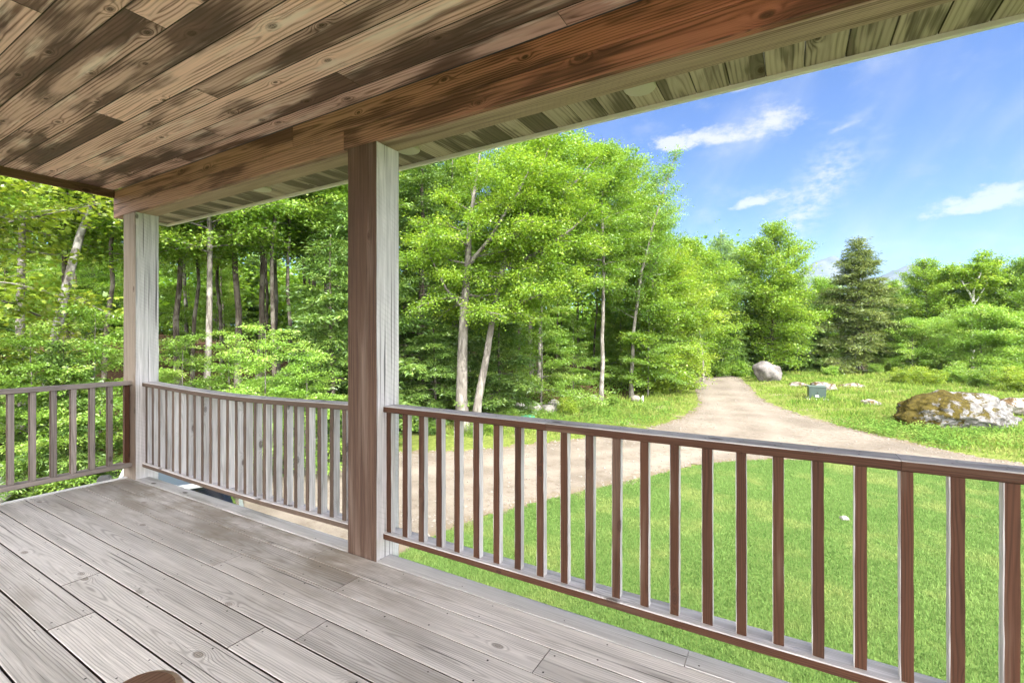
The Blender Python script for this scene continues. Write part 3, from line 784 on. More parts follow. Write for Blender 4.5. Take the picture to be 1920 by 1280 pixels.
rock('rock_ledge', 1545, 31.5, (1.9, 1.2, .8), 5, [M_ROCKP], 'whitish rock just behind the green utility cabinet', 'rock', sink=.18, tilt=-.12)
rock('rock_ledge', 1500, 33.5, (1.5, .9, .42), 15, [M_ROCKP], 'small pale rock between the grey boulder and the green cabinet', 'rock', sink=.2)
rock('rock_ledge', 1592, 33.0, (2.1, 1.0, .42), 25, [M_ROCKP], 'flat brownish ledge in the grass to the right of the green cabinet', 'rock', sink=.2)
rock('rock_ledge', 1634, 24.8, (1.25, .9, .42), 35, [M_ROCKP], 'low flat pale stone in the meadow between cabinet and mossy boulder', 'rock', sink=.22)
rock('rock_ledge', 1915, 23.5, (1.5, .9, .5), 45, [M_ROCKD], 'dark low rock at the right edge behind the pale rock', 'rock', sink=.2)
rock('lawn_stone', 1583, 9.15, (.17, .13, .10), 55, [M_ROCKD], 'small grey stone lying in the mown lawn', 'stone', sub=3, sink=.2)
for i, (px, dp, s, lb) in enumerate([(1003, 22.6, .55, 'round grey stone at the wood edge, leftmost of the stone row'), (1022, 22.9, .42, 'small stone in the wood edge row, between two bigger stones'), (1032, 21.9, .5, 'grey stone set forward in the row at the wood edge'),
                                     (1037, 23.4, .6, 'largest upright stone in the row at the wood edge'), (1112, 25.9, .5, 'grey stone in the leaf litter just left of the straight slim trunk'), (973, 21.6, .6, 'low mossy stone near the green septic lid'), (1192, 26.4, .45, 'flat tan stone beside the white marker stake')]):
    rock('edge_stone', px, dp, (s * 1.25, s, s * .95), 60 + i, [M_ROCKD if i != 6 else M_ROCKP], lb, 'stone', 'stones along the wood edge', sub=3, sink=.12)

# ================================================================== UTILITY THINGS
M_CAB = plain('cabinet_green', (.032, .056, .046), .45, spec=.5, var=.12, scale=3); M_CABTOP = plain('cabinet_green_sunlit_top', (.06, .09, .076), .5, var=.1)  # lid paler than the body: sun on its top put into the colour
M_WHITE = plain('white_paint', (.80, .80, .79), .4, var=.03); M_CONC = plain('concrete_pad', (.42, .40, .37), .9, var=.15, scale=8, bump=.2)
M_YELLOW = plain('sticker_white', (.85, .84, .78), .5, var=.02); M_SEPT = plain('lid_green', (.03, .17, .10), .5, var=.08)
cx_, cy_ = at(1531, 26.9)
cab = empty('utility_cabinet', (cx_, cy_, hz(cx_, cy_))); cab.rotation_euler = (0, 0, YAW - .42); cab.scale = (.82, .82, .88); tag(cab, 'dark green electric utility cabinet standing in the meadow grass', 'utility box')
m = MB(); board(m, 'x', (-.62, .62), (-.55, .55), (-.12, .03), .01); m.build('pad', [M_CONC], cab)
m = MB(); board(m, 'x', (-.50, .50), (-.40, .42), (.061, .76), .012); m.build('body', [M_CAB], cab)
m = MB(); board(m, 'x', (-.53, .53), (-.44, .45), (.761, .83), .02); m.build('lid', [M_CABTOP], cab)
m = MB(); board(m, 'x', (-.45, -.02), (-.415, -.4005), (.10, .72), .004); board(m, 'x', (.0, .45), (-.415, -.4005), (.10, .72), .004); d_ = m.build('door', [M_CAB], cab)
m = MB(); board(m, 'x', (-.03, .02), (-.435, -.4155), (.38, .46), .004); m.build('latch', [M_SCREW], d_)
m = MB(); board(m, 'x', (-.12, .07), (-.419, -.4156), (.13, .27), .001); m.build('sticker', [M_YELLOW], cab)
x, y = at(989, 19.4); sl = empty('septic_lid', (x, y, hz(x, y))); tag(sl, 'round green plastic septic lid showing above the railing in the grass', 'septic lid')
m = MB(); lathe(m, [(.27, -.1), (.27, .17), (.25, .18)], 28); m.build('riser', [M_SEPT], sl)
m = MB(); lathe(m, [(.30, .16), (.31, .2), (.28, .24), (.12, .265), (.001, .27)], 28, closed=False)
for k in range(8):
    a = k * math.pi / 4; m.add([(math.cos(a + s_) * r_, math.sin(a + s_) * r_, z_) for s_, r_, z_ in ((-.05, .29, .24), (.05, .29, .24), (.16, .1, .285), (-.16, .1, .285))], [[0, 1, 2, 3]])
m.build('lid', [M_SEPT], sl)
x, y = at(1205, 25.8); st = empty('marker_stake', (x, y, hz(x, y))); tag(st, 'short white marker stake in the grass at the wood edge', 'stake')
m = MB(); board(m, 'z', (-.1, .34), (-.05, .05), (-.02, .02), .006); board(m, 'z', (.335, .40), (-.035, .035), (-.018, .018), .012); m.build('stake', [M_WHITE], st)
x, y = at(-36, 9.7); tk = empty('white_tank', (x, y, GROUND)); tk.rotation_euler = (0, 0, YAW); tag(tk, 'white rounded tank on the ground beyond the left edge of the deck', 'tank')
m = MB(); prof = [(.02, -1.2)] + [(.42 * math.sin(a), -.85 - .35 * math.cos(a)) for a in np.linspace(.15, math.pi / 2, 8)] + [(.42 * math.sin(a), .25 - .30 * math.cos(a) * -1) for a in np.linspace(math.pi / 2, .05, 10)]
lathe(m, [(r_, h_) for r_, h_ in prof], 32, 'x', (0, 0, .5)); m.build('shell', [M_WHITE], tk)
m = MB(); lathe(m, [(.424, .23), (.429, .235), (.429, .255), (.424, .26)], 32, 'x', (0, 0, .5), closed=False); m.build('seam', [plain('seam_grey', (.5, .5, .5), .5)], tk)
for q in (-.7, .1):
    m = MB(); board(m, 'y', (-.3, .3), (q - .06, q + .06), (-.03, .12), .01); m.build('saddle', [M_CONC], tk)

# ================================================================== CAR parked below the front edge of the deck
M_BODY = plain('car_white', (.80, .80, .80), .25, spec=.5, coat=.6, var=.01); M_GLASS = plain('car_glass', (.015, .022, .035), .05, spec=.9, coat=1.0, var=0)
M_ROOF = plain('car_roof_sky_tint', (.10, .125, .165), .35, spec=.3, coat=.25, var=.02); M_RUB = plain('tyre_rubber', (.02, .02, .02), .85); M_RIM = plain('alloy', (.5, .5, .51), .3, metal=.8); M_PLAS = plain('black_plastic', (.03, .03, .032), .6); M_RED = plain('tail_red', (.4, .02, .02), .2, coat=.8); M_HEAD = plain('headlamp', (.7, .72, .74), .12, coat=1)  # slate blue roof colour stands in for sky mirrored in its glass
car = empty('parked_car', (-9.0, 4.01, GROUND)); car.rotation_euler = (0, 0, rad(-25)); tag(car, 'parked car with dark glass roof seen below the front edge of the deck', 'car')
def loft(mb, st, mat_fn=None, smooth=False):
    n = len(st[0]); V = [p for r_ in st for p in r_]; F = []; M = []
    for k in range(len(st) - 1):
        for i in range(n):
            j = (i + 1) % n; F.append([k * n + i, k * n + j, (k + 1) * n + j, (k + 1) * n + i]); M.append(mat_fn(k, i) if mat_fn else 0)
    F.append(list(range(n))[::-1]); F.append([(len(st) - 1) * n + i for i in range(n)]); M += [0, 0]
    mb.add(V, F, None, M, 0, .5, smooth)
def sect(x, hw, zb, zt, tp=.12, lo=.05):
    return [(x, -hw + lo, zb), (x, hw - lo, zb), (x, hw, zb + .14), (x, hw, (zb + zt) / 2), (x, hw - .03, zt - .09), (x, hw - tp, zt), (x, 0, zt + .015), (x, -hw + tp, zt), (x, -hw + .03, zt - .09), (x, -hw, (zb + zt) / 2), (x, -hw, zb + .14)]
m = MB(); loft(m, [sect(x, hw, zb, zt) for x, hw, zb, zt in [(-2.28, .62, .38, .70), (-2.2, .80, .28, .80), (-1.9, .88, .24, .93), (-1.35, .91, .22, 1.0), (-.9, .91, .22, 1.02), (1.2, .91, .22, 1.04), (1.85, .90, .25, 1.04), (2.1, .86, .30, 1.02), (2.18, .80, .36, .95)]]); body = m.build('body', [M_BODY], car)
def gh(x, hw, z, zr, hwr): return [(x, -hw, z), (x, hw, z), (x, hwr, zr), (x, 0, zr + .02), (x, -hwr, zr)]
m = MB()
stn = [gh(-1.25, .80, 1.0, 1.03, .76), gh(-.45, .82, 1.0, 1.44, .62), (gh(.3, .83, 1.0, 1.5, .64)), gh(1.2, .83, 1.0, 1.49, .63), gh(1.93, .80, 1.0, 1.42, .62), gh(2.1, .79, 1.0, 1.05, .74)]
loft(m, stn, None); cabn = m.build('cabin', [M_GLASS], car)
m = MB(); board(m, 'x', (-.42, 1.86), (-.60, .60), (1.515, 1.535), .008, nseg=4, bend=lambda x: (0, -.02 * abs(x - .7) ** 2)); rf = m.build('roof', [M_ROOF], car)
m = MB()
for s in (-1, 1): board(m, 'x', (-.45, 1.95), ((s * .63) - .03, (s * .63) + .03), (1.47, 1.545), .015, nseg=4, bend=lambda x: (0, -.02 * abs(x - .7) ** 2))
board(m, 'y', (-.60, .60), (1.87, 2.02), (1.46, 1.50), .012); m.build('roof_frame', [M_BODY], car)
m = MB(); board(m, 'y', (-.78, .78), (2.10, 2.24), (.36, .72), .04); m.build('bumper', [M_PLAS], car)
for s in (-1, 1):
    m = MB(); board(m, 'y', (s * .78 - .1, s * .78 + .1), (2.05, 2.19), (.78, .98), .02); m.build('tail_light', [M_RED], car)
    m = MB(); board(m, 'y', (s * .66 - .15, s * .66 + .15), (-2.27, -2.1), (.66, .78), .03); m.build('headlight', [M_HEAD], car)
    m = MB(); board(m, 'x', (-.95, -.78), (s * 1.02 - .10, s * 1.02 + .08), (1.0, 1.14), .03); m.build('mirror', [M_PLAS], car)
    for wx in (-1.4, 1.38):
        m = MB(); lathe(m, [(.20, -.1), (.31, -.11), (.335, -.07), (.335, .07), (.31, .11), (.20, .1)], 28, 'y', (wx, s * .83, .335)); w = m.build('wheel', [M_RUB], car)
        m = MB(); lathe(m, [(.205, -.06), (.2, .06), (.05, .105), (.001, .1)] if s > 0 else [(.001, -.1), (.05, -.105), (.2, -.06), (.205, .06)], 20, 'y', (wx, s * .845, .335)); m.build('rim', [M_RIM], w)

# ================================================================== TREES
def leaf_mat(name, dark, light, tip, trans=.5, gloss=.03):
    m, t = mat(name)
    tone = t.attr('tone'); orr = t.objrand()
    c = t.mix(t.ramp(tone, 0.0, .62), dark, light)
    c = t.mix(t.ramp(tone, .62, 1.0), c, tip)
    c = t.gain(c, orr * .3 + .85)
    d = t.N.new('ShaderNodeBsdfDiffuse'); t.L.new(c.k, d.inputs[0])
    tr = t.N.new('ShaderNodeBsdfTranslucent'); c2 = t.mix(1.0, c, (1.15, 1.1, .55), 'MULTIPLY'); t.L.new(c2.k, tr.inputs[0])
    mx = t.N.new('ShaderNodeMixShader'); mx.inputs[0].default_value = trans
    t.L.new(d.outputs[0], mx.inputs[1]); t.L.new(tr.outputs[0], mx.inputs[2])
    gl = t.N.new('ShaderNodeBsdfGlossy'); gl.inputs['Roughness'].default_value = .38; gl.inputs['Color'].default_value = (.9, .95, 1, 1)
    m2 = t.N.new('ShaderNodeMixShader'); m2.inputs[0].default_value = gloss
    t.L.new(mx.outputs[0], m2.inputs[1]); t.L.new(gl.outputs[0], m2.inputs[2])
    t.out(S(t.nt, m2.outputs[0])); return m
def bark_mat(name, c0, c1, c2=None, band=0.0, scale=9.0):
    m, t = mat(name)
    v, (X, Y, Z) = t.coord('Object')
    n1 = t.noise(t.vec(X * scale, Y * scale, Z * scale * .22), 1, 5, .7, .4); n2 = t.noise(v, 2.2, 4, .6)
    c = t.mix(t.ramp(n1, .38, .62), c0, c1)
    if c2: c = t.mix(t.ramp(n2, .48, .6), c, c2)
    if band: c = t.mix(t.ramp(t.noise(t.vec(X * 5.0, Y * 5.0, Z * 26.0), 1, 3, .7), .57, .66) * band, c, (.05, .045, .04))
    t.out(t.pbsdf(c, .95, .1, t.bump(n1, .9, .03))); return m
L_MAPLE = leaf_mat('leaf_maple', (.10, .195, .024), (.20, .325, .036), (.33, .42, .06))
L_FOREST = leaf_mat('leaf_forest', (.10, .205, .026), (.195, .335, .042), (.32, .43, .08))
L_BEECH = leaf_mat('leaf_beech', (.115, .225, .03), (.235, .385, .065), (.39, .48, .13))
L_YELLOW = leaf_mat('leaf_yellow', (.13, .215, .024), (.245, .345, .04), (.38, .43, .07))
L_HEML = leaf_mat('needle_hemlock', (.055, .12, .025), (.125, .215, .042), (.23, .33, .07), .28)
L_PINE = leaf_mat('needle_dark', (.085, .135, .036), (.175, .23, .06), (.29, .34, .10), .3)
L_ASPEN = leaf_mat('leaf_aspen', (.10, .19, .075), (.21, .33, .14), (.34, .44, .2))
L_BIRCH = leaf_mat('leaf_birch', (.08, .17, .03), (.16, .29, .05), (.28, .40, .09))
B_GREY = bark_mat('bark_grey', (.09, .08, .068), (.22, .20, .175), (.27, .25, .225)); B_DARK = bark_mat('bark_dark', (.045, .036, .028), (.12, .10, .08), (.16, .145, .12))
B_MAPLE = bark_mat('bark_maple', (.10, .09, .078), (.235, .215, .19), (.15, .135, .118), 0, 7.0); B_WHITE = bark_mat('bark_white', (.52, .50, .47), (.66, .64, .60), None, .7)

UP = np.array([0, 0, 1.0])
def nrm(v): return v / (np.linalg.norm(v, axis=-1, keepdims=True) + 1e-9)
def rotz(v, a): c, s = math.cos(a), math.sin(a); return np.array([v[0] * c - v[1] * s, v[0] * s + v[1] * c, v[2]])
class Tube:
    def __init__(s): s.v = []; s.f = []; s.n = 0
    def add(s, P, R, k=6):
        P = np.asarray(P, float); n = len(P)
        T = nrm(np.gradient(P, axis=0)); A = nrm(np.cross(T, np.array([.31, .93, .17]))); B = np.cross(T, A)
        ang = np.arange(k) * 2 * np.pi / k
        ring = (np.cos(ang)[None, :, None] * A[:, None, :] + np.sin(ang)[None, :, None] * B[:, None, :]) * np.asarray(R)[:, None, None] + P[:, None, :]
        s.v.append(ring.reshape(-1, 3))
        idx = np.arange(n * k).reshape(n, k) + s.n; nx = np.roll(idx, -1, 1)
        s.f.append(np.stack([idx[:-1], nx[:-1], nx[1:], idx[1:]], -1).reshape(-1, 4)); s.n += n * k
    def mesh(s, name, mats): return raw_mesh(name, np.concatenate(s.v), np.concatenate(s.f), mats, None, True, False)
RHOMB = np.array([(0, 0, 0), (.45, .5, .05), (1, 0, -.08), (.45, -.5, .05)])
LOBED = np.array([(0, 0, 0), (.12, .30, 0), (.02, .52, -.04), (.36, .36, .02), (.58, .62, -.06), (.66, .22, .02), (1, 0, -.1), (.66, -.22, .02), (.58, -.62, -.06), (.36, -.36, .02), (.02, -.52, -.04), (.12, -.30, 0)])
def leaves_mesh(name, P, D, N, L, W, tone, mats, shape=RHOMB):
    D = nrm(D - N * np.sum(D * N, 1, keepdims=True)); B = np.cross(N, D)
    co = P[:, None, :] + shape[None, :, 0:1] * (D * L[:, None])[:, None, :] + shape[None, :, 1:2] * (B * W[:, None])[:, None, :] + shape[None, :, 2:3] * (N * L[:, None])[:, None, :]
    k = len(shape); n = len(P)
    return raw_mesh(name, co.reshape(-1, 3), np.arange(n * k).reshape(n, k), mats, {'tone': np.repeat(np.clip(tone, 0, 1), k)}, False, False)
def curve(p0, d0, L, n, bend, rs, wob=.06):
    """polyline from p0 in direction d0, bending by vector `bend`"""
    pts = [np.array(p0, float)]; d = np.array(d0, float)
    for i in range(n):
        d = nrm(d + np.array(bend) / n + rs.normal(0, wob, 3)); pts.append(pts[-1] + d * L / n)
    return np.array(pts)
def pick(P, s):
    x = s * (len(P) - 1); i = min(int(x), len(P) - 2); f = x - i
    return P[i] * (1 - f) + P[i + 1] * f, nrm(P[i + 1] - P[i])

def make_tree(key, seed, h=14, r=.16, t0=.4, spread=3.0, nprim=26, shape='round', elev=(10, 60), sec=2.2, nleaf=22000, leaf=(.12, .10), flat=.5, puff=(.22, .09), lean=(0, 0),
              wob=.035, bark=None, lmat=None, stems=None, needle=False, droop=-.25, lobed=False, secmin=.35, tvar=.68, inner=.14, az=None, sides=7, top=.98):
    rs = np.random.RandomState(seed); tb = Tube(); segs = []
    if stems is None:
        n = 12; P = [np.zeros(3)]; off = np.zeros(2)
        for i in range(1, n + 1):
            t = i / n; off = off + rs.normal(0, wob * h / n, 2); P.append(np.array([off[0] + lean[0] * t * t * h, off[1] + lean[1] * t * t * h, h * t]))
        stems = [(np.array(P), r, t0, nprim, spread, h)]
    for (P, r0, ts, npm, spr, hh) in stems:
        P = np.array(P, float); tt = np.linspace(0, 1, len(P))
        tb.add(np.vstack([P[0] - UP * .3, P]), np.concatenate([[r0 * 1.5], r0 * (1 - tt * .93) ** .8 * (1 + .35 * np.exp(-tt * 22))]), sides + 2)
        a0 = rs.uniform(0, 6.28)
        for i in range(npm):
            f = (i + rs.uniform(0, .9)) / npm; t = ts + (top - ts) * f
            p, td = pick(P, t)
            if shape == 'round': sh = math.sin(math.pi * min(1, .22 + .80 * f)) ** .7
            elif shape == 'cone': sh = (1 - f) ** .85 * (.82 + .18 * math.sin(i * 2.1)) + .05
            elif shape == 'fan': sh = .55 + .45 * f if f < .8 else 1.0 - (f - .8) * 2.2
            elif shape == 'low': sh = (1 - f * .75)
            else: sh = .6 + .4 * math.sin(math.pi * f)
            L = spr * sh * rs.uniform(.65, 1.15)
            if L < .15: continue
            a = a0 + i * 2.39996 + rs.normal(0, .35)
            if az is not None and rs.rand() < az[1]: a = az[0] + rs.normal(0, .75)
            e = rad(elev[0] + (elev[1] - elev[0]) * f + rs.normal(0, 7))
            d = np.array([math.cos(a) * math.cos(e), math.sin(a) * math.cos(e), math.sin(e)])
            B = curve(p, d, L, 6, (0, 0, droop * (1 if needle else rs.uniform(.2, 1.4))), rs, .03 if needle else .09)
            rb = max(.006, r0 * (1 - t * .9) * .45 * min(1, L / 2.2)); tb.add(B, rb * np.linspace(1, .22, 7), 5 if rb > .03 else 4)
            segs.append((B, .45 if needle else .2, i))
            ns = max(2, int(L * sec) + 1)
            for q in range(ns):
                s = inner + (1 - inner) * (q + rs.uniform(0, .9)) / ns
                p2, d2 = pick(B, min(s, .99))
                sl = (secmin + (.42 if not needle else .30) * L * (1 - s * .75)) * rs.uniform(.6, 1.2)
                dd = rotz(d2, (1 if q % 2 else -1) * rad(rs.uniform(30, 70))); dd[2] = dd[2] * (1 - flat) + rs.normal(0, .12)
                B2 = curve(p2, nrm(dd), sl, 4, (0, 0, droop * .8), rs, .1)
                if rb > .012: tb.add(B2, max(.0035, rb * .35) * np.linspace(1, .3, 5), 3)
                segs.append((B2, .0, i * 7 + q))
    lens = np.array([np.linalg.norm(np.diff(B, axis=0), axis=1).sum() * (1 - s0) for B, s0, _ in segs]); per = nleaf / lens.sum()
    PP, DD, TT = [], [], []
    for (B, s0, cid), Ls in zip(segs, lens):
        k = rs.poisson(Ls * per)
        if not k: continue
        s = s0 + (1 - s0) * rs.rand(k) ** .8
        x = s * (len(B) - 1); i = np.minimum(x.astype(int), len(B) - 2); f = (x - i)[:, None]
        c = B[i] * (1 - f) + B[i + 1] * f; dl = nrm(B[i + 1] - B[i])
        ph = puff[0] * (.35 + .65 * s)[:, None] if not needle else puff[0]
        o = rs.normal(0, 1, (k, 3)) * np.array([1, 1, 0]) * ph; o[:, 2] = rs.normal(0, puff[1], k)
        PP.append(c + o); sidev = np.cross(dl, UP); DD.append(dl * .7 + nrm(o + 1e-6) * (.9 if not needle else 1.0) + rs.normal(0, .25, (k, 3)) + np.array([0, 0, -.15]))
        ct = rs.uniform(0, 1)
        TT.append(ct * tvar + rs.rand(k) * (1 - tvar) + rs.normal(0, .05, k))
    PP, DD, TT = np.concatenate(PP), np.concatenate(DD), np.concatenate(TT)
    n = len(PP); N = nrm(UP * (1.0 if not needle else .9) + rs.normal(0, .48 if not needle else .4, (n, 3)))
    sz = rs.uniform(.65, 1.2, n)
    me_l = leaves_mesh(key + '_crown', PP, DD, N, leaf[0] * sz, leaf[1] * sz, TT, [lmat], LOBED if lobed else RHOMB)
    return tb.mesh(key + '_trunk', [bark]), me_l

PROTO = {}
def proto(key, **kw): PROTO[key] = make_tree(key, **kw)
for i in range(3):
    proto('maple%d' % i, seed=20 + i, h=15, r=.13, t0=.44, spread=3.7, nprim=44, sec=3.2, nleaf=42000, leaf=(.115, .09), bark=B_GREY if i != 1 else B_DARK, lmat=L_FOREST, elev=(0, 62), droop=-.3, flat=.55, puff=(.2, .11))
proto('darkstem0', seed=31, h=16, r=.125, t0=.52, spread=3.2, nprim=34, sec=3.0, nleaf=30000, leaf=(.115, .09), bark=B_DARK, lmat=L_FOREST, elev=(5, 60), flat=.7, wob=.05)
proto('darkstem1', seed=32, h=15, r=.085, t0=.5, spread=2.8, nprim=32, sec=3.0, nleaf=25000, leaf=(.11, .085), bark=B_DARK, lmat=L_BEECH, elev=(5, 60), flat=.75, wob=.06)
for i in range(3):
    proto('beech%d' % i, seed=40 + i, h=6, r=.05, t0=.12, spread=2.6, nprim=26, shape='low', nleaf=21000, leaf=(.095, .06), bark=B_GREY, lmat=L_BEECH, elev=(2, 45), droop=-.2, flat=.9, puff=(.2, .045), sec=3.0, secmin=.45)
proto('hemlock0', seed=50, h=13, r=.20, t0=.05, spread=3.2, nprim=95, shape='cone', nleaf=42000, leaf=(.20, .055), bark=B_DARK, lmat=L_HEML, elev=(-6, 30), droop=-.45, flat=.9, puff=(.13, .035), sec=4.2, needle=True, secmin=.3)
proto('hemlock1', seed=51, h=6, r=.08, t0=.04, spread=2.5, nprim=60, shape='cone', nleaf=26000, leaf=(.16, .05), bark=B_DARK, lmat=L_HEML, elev=(0, 35), droop=-.45, flat=.9, puff=(.11, .03), sec=4.5, needle=True, secmin=.28)
proto('birch0', seed=60, h=15, r=.12, t0=.30, spread=2.6, nprim=32, shape='round', nleaf=15000, leaf=(.10, .075), bark=B_GREY, lmat=L_BIRCH, elev=(20, 62), droop=-.25, lean=(.16, .12), flat=.35, puff=(.18, .12))
proto('roadside0', seed=70, h=9.5, r=.11, t0=.05, spread=3.2, nprim=72, sec=3.4, shape='round', nleaf=56000, leaf=(.11, .09), bark=B_GREY, lmat=L_YELLOW, elev=(-4, 60), flat=.4, puff=(.17, .13), droop=-.2)
proto('roadside1', seed=71, h=9.0, r=.10, t0=.06, spread=3.0, nprim=70, sec=3.4, shape='round', nleaf=54000, leaf=(.105, .085), bark=B_GREY, lmat=L_MAPLE, elev=(-4, 60), flat=.4, puff=(.17, .13), droop=-.2)
proto('aspen0', seed=80, h=14, r=.13, t0=.22, spread=2.5, nprim=44, shape='round', nleaf=40000, leaf=(.13, .11), bark=B_WHITE, lmat=L_ASPEN, elev=(15, 62), flat=.3, puff=(.25, .18))
proto('field0', seed=90, h=14, r=.17, t0=.12, spread=4.6, nprim=80, sec=2.8, shape='round', nleaf=52000, leaf=(.17, .135), bark=B_DARK, lmat=L_MAPLE, elev=(0, 62), flat=.35, puff=(.26, .2))
proto('field1', seed=91, h=13, r=.16, t0=.10, spread=4.4, nprim=80, sec=2.8, shape='round', nleaf=52000, leaf=(.17, .13), bark=B_GREY, lmat=L_FOREST, elev=(0, 62), flat=.35, puff=(.26, .2))
proto('field2', seed=92, h=6.5, r=.09, t0=.04, spread=3.2, nprim=64, sec=3.2, shape='round', nleaf=38000, leaf=(.145, .10), bark=B_GREY, lmat=L_BEECH, elev=(-5, 60), flat=.55, puff=(.22, .12))
proto('conifer0', seed=95, h=13.2, r=.30, t0=.10, spread=5.8, nprim=130, shape='cone', nleaf=66000, leaf=(.30, .085), bark=B_DARK, lmat=L_PINE, elev=(-8, 40), droop=-.25, flat=.75, puff=(.22, .08), sec=3.2, needle=True, secmin=.4)
proto('conifer1', seed=96, h=11, r=.2, t0=.06, spread=3.2, nprim=80, shape='cone', nleaf=34000, leaf=(.28, .08), bark=B_DARK, lmat=L_HEML, elev=(-8, 35), droop=-.35, flat=.8, puff=(.2, .06), sec=3.2, needle=True, secmin=.4)
for i in range(3):
    rsb = np.random.RandomState(200 + i); st_ = []
    for k in range(7):
        a = k * .9 + rsb.uniform(0, .5); e = rsb.uniform(.5, 1.2); H = rsb.uniform(.9, 1.5)
        st_.append((curve((rsb.normal(0, .12), rsb.normal(0, .12), 0), (math.cos(a) * math.cos(e), math.sin(a) * math.cos(e), math.sin(e)), H, 6, (0, 0, .3), rsb), .014, .15, 9, .55, H))
    proto('bush%d' % i, seed=210 + i, stems=st_, nleaf=6000, leaf=(.085, .055), bark=B_DARK, lmat=[L_BEECH, L_YELLOW, L_FOREST][i], elev=(10, 60), flat=.4, sec=3.5, puff=(.09, .06), secmin=.15, sides=3)
# the white-limbed birch standing out on the right
bp = [(np.array([(0, 0, 0), (.1, 0, 3), (0, .1, 5.5), (.1, 0, 7.4)]), .17, .75, 4, 1.6, 7), (curve((.1, 0, 7.2), (-.62, .05, .8), 3.6, 6, (.1, 0, .5), np.random.RandomState(1), .05), .10, .25, 12, 1.7, 4),
      (curve((.1, 0, 7.2), (.12, 0, 1), 4.6, 6, (.05, 0, .2), np.random.RandomState(2), .06), .11, .25, 14, 1.8, 4), (curve((.05, .05, 6.3), (.65, .1, .75), 4.6, 6, (0, 0, .35), np.random.RandomState(3), .05), .09, .3, 12, 1.6, 4)]
proto('forkbirch', seed=99, stems=bp, nleaf=9500, leaf=(.22, .16), bark=B_WHITE, lmat=L_MAPLE, elev=(10, 55), flat=.5, puff=(.28, .12))
# the twin-stemmed maple in front of the wood: local x runs to the photo's right, rotated into place
rsm = np.random.RandomState(7)
s1 = np.array([(0, 0, 0), (-.06, .02, 1.3), (-.02, 0, 3.0), (.03, .1, 4.6), (.16, .15, 6.2), (.22, .2, 7.6), (.42, .2, 9.0), (.6, .3, 10.4)])
s2 = np.array([(.42, .05, 0), (.55, .12, 1.2), (.85, .25, 2.8), (1.12, .4, 4.5), (1.45, .6, 6.2), (2.05, .7, 8.0), (2.6, .9, 9.8), (2.9, 1.0, 11.0)])
l1 = curve(s2[4], (.93, -.05, .28), 4.2, 7, (0, 0, .55), rsm, .09); l2 = curve(s1[4], (.75, -.3, .6), 4.6, 7, (.1, 0, .3), rsm, .09); l3 = curve(s1[3], (-.72, -.15, .75), 3.2, 7, (.2, 0, .5), rsm, .1)
l4 = curve(s2[5], (.85, .25, .55), 4.6, 7, (.1, 0, .4), rsm, .08); l5 = curve(s2[3], (.9, -.3, .25), 3.6, 7, (0, 0, .25), rsm, .1); l6 = curve(s2[5], (.35, -.5, .8), 3.4, 7, (.2, 0, .3), rsm, .08)
proto('twinmaple', seed=77, stems=[(s1, .235, .40, 24, 2.3, 10), (s2, .165, .40, 28, 2.6, 11), (l1, .085, .2, 18, 1.9, 4), (l2, .08, .3, 16, 1.7, 4), (l3, .06, .4, 10, 1.3, 3), (l4, .075, .2, 18, 1.9, 4), (l5, .06, .25, 14, 1.7, 4), (l6, .06, .2, 16, 1.7, 4)],
      nleaf=98000, leaf=(.088, .074), bark=B_MAPLE, lmat=L_MAPLE, elev=(-14, 58), flat=.35, puff=(.15, .11), droop=-.3, sec=4.2, tvar=.55)
# the near maple at far left with big lobed leaves
proto('nearmaple', seed=78, h=9.5, r=.15, t0=.34, spread=4.0, nprim=30, nleaf=12000, leaf=(.125, .115), bark=B_GREY, lmat=L_YELLOW, elev=(-12, 50), flat=.6, puff=(.3, .13), lobed=True, droop=-.35, az=(.75, .5))
proto('leanbirch', seed=79, h=13, r=.16, t0=.5, spread=3.0, nprim=20, nleaf=13000, leaf=(.15, .12), bark=bark_mat('bark_patchy', (.07, .062, .055), (.20, .185, .165), (.28, .27, .25)), lmat=L_FOREST, elev=(5, 60), flat=.6, lean=(.10, .1))

NM = {'maple': 'maple_tree', 'darkst': 'forest_tree', 'beech': 'beech_sapling', 'hemloc': 'hemlock_tree', 'birch': 'birch_tree', 'roadsi': 'roadside_tree', 'aspen': 'aspen_tree', 'field': 'maple_tree', 'conif': 'conifer_tree', 'bush': 'leafy_bush', 'forkb': 'birch_tree', 'twinm': 'maple_tree', 'nearm': 'maple_tree', 'leanb': 'birch_tree'}
FIRST = {}
def plant(key, px, depth, label, scale=1.0, rz=None, group=None, xy=None, zs=1.0, cat=None, tilt=(0, 0)):
    x, y = xy if xy else at(px, depth)
    nm = next(v for k, v in NM.items() if key.startswith(k)); bush = nm == 'leafy_bush'
    if key not in FIRST:
        root = empty(nm); tm, lm = PROTO[key]
        for part, me in ((('stem' if bush else 'trunk'), tm), ('crown', lm)):
            o = bpy.data.objects.new(part, me); COL.objects.link(o); o.parent = root
        FIRST[key] = root
    else: root = copy_tree(FIRST[key])
    root.location = (x, y, hz(x, y) - .04); root.scale = (scale, scale, scale * zs)
    root.rotation_euler = (tilt[0], tilt[1], R_.uniform(0, 6.28) if rz is None else rz)
    for k in ('group',):
        if k in root.keys(): del root[k]
    tag(root, label, cat or ('bush' if bush else 'sapling' if 'sapling' in nm else 'tree'), group)
    return root

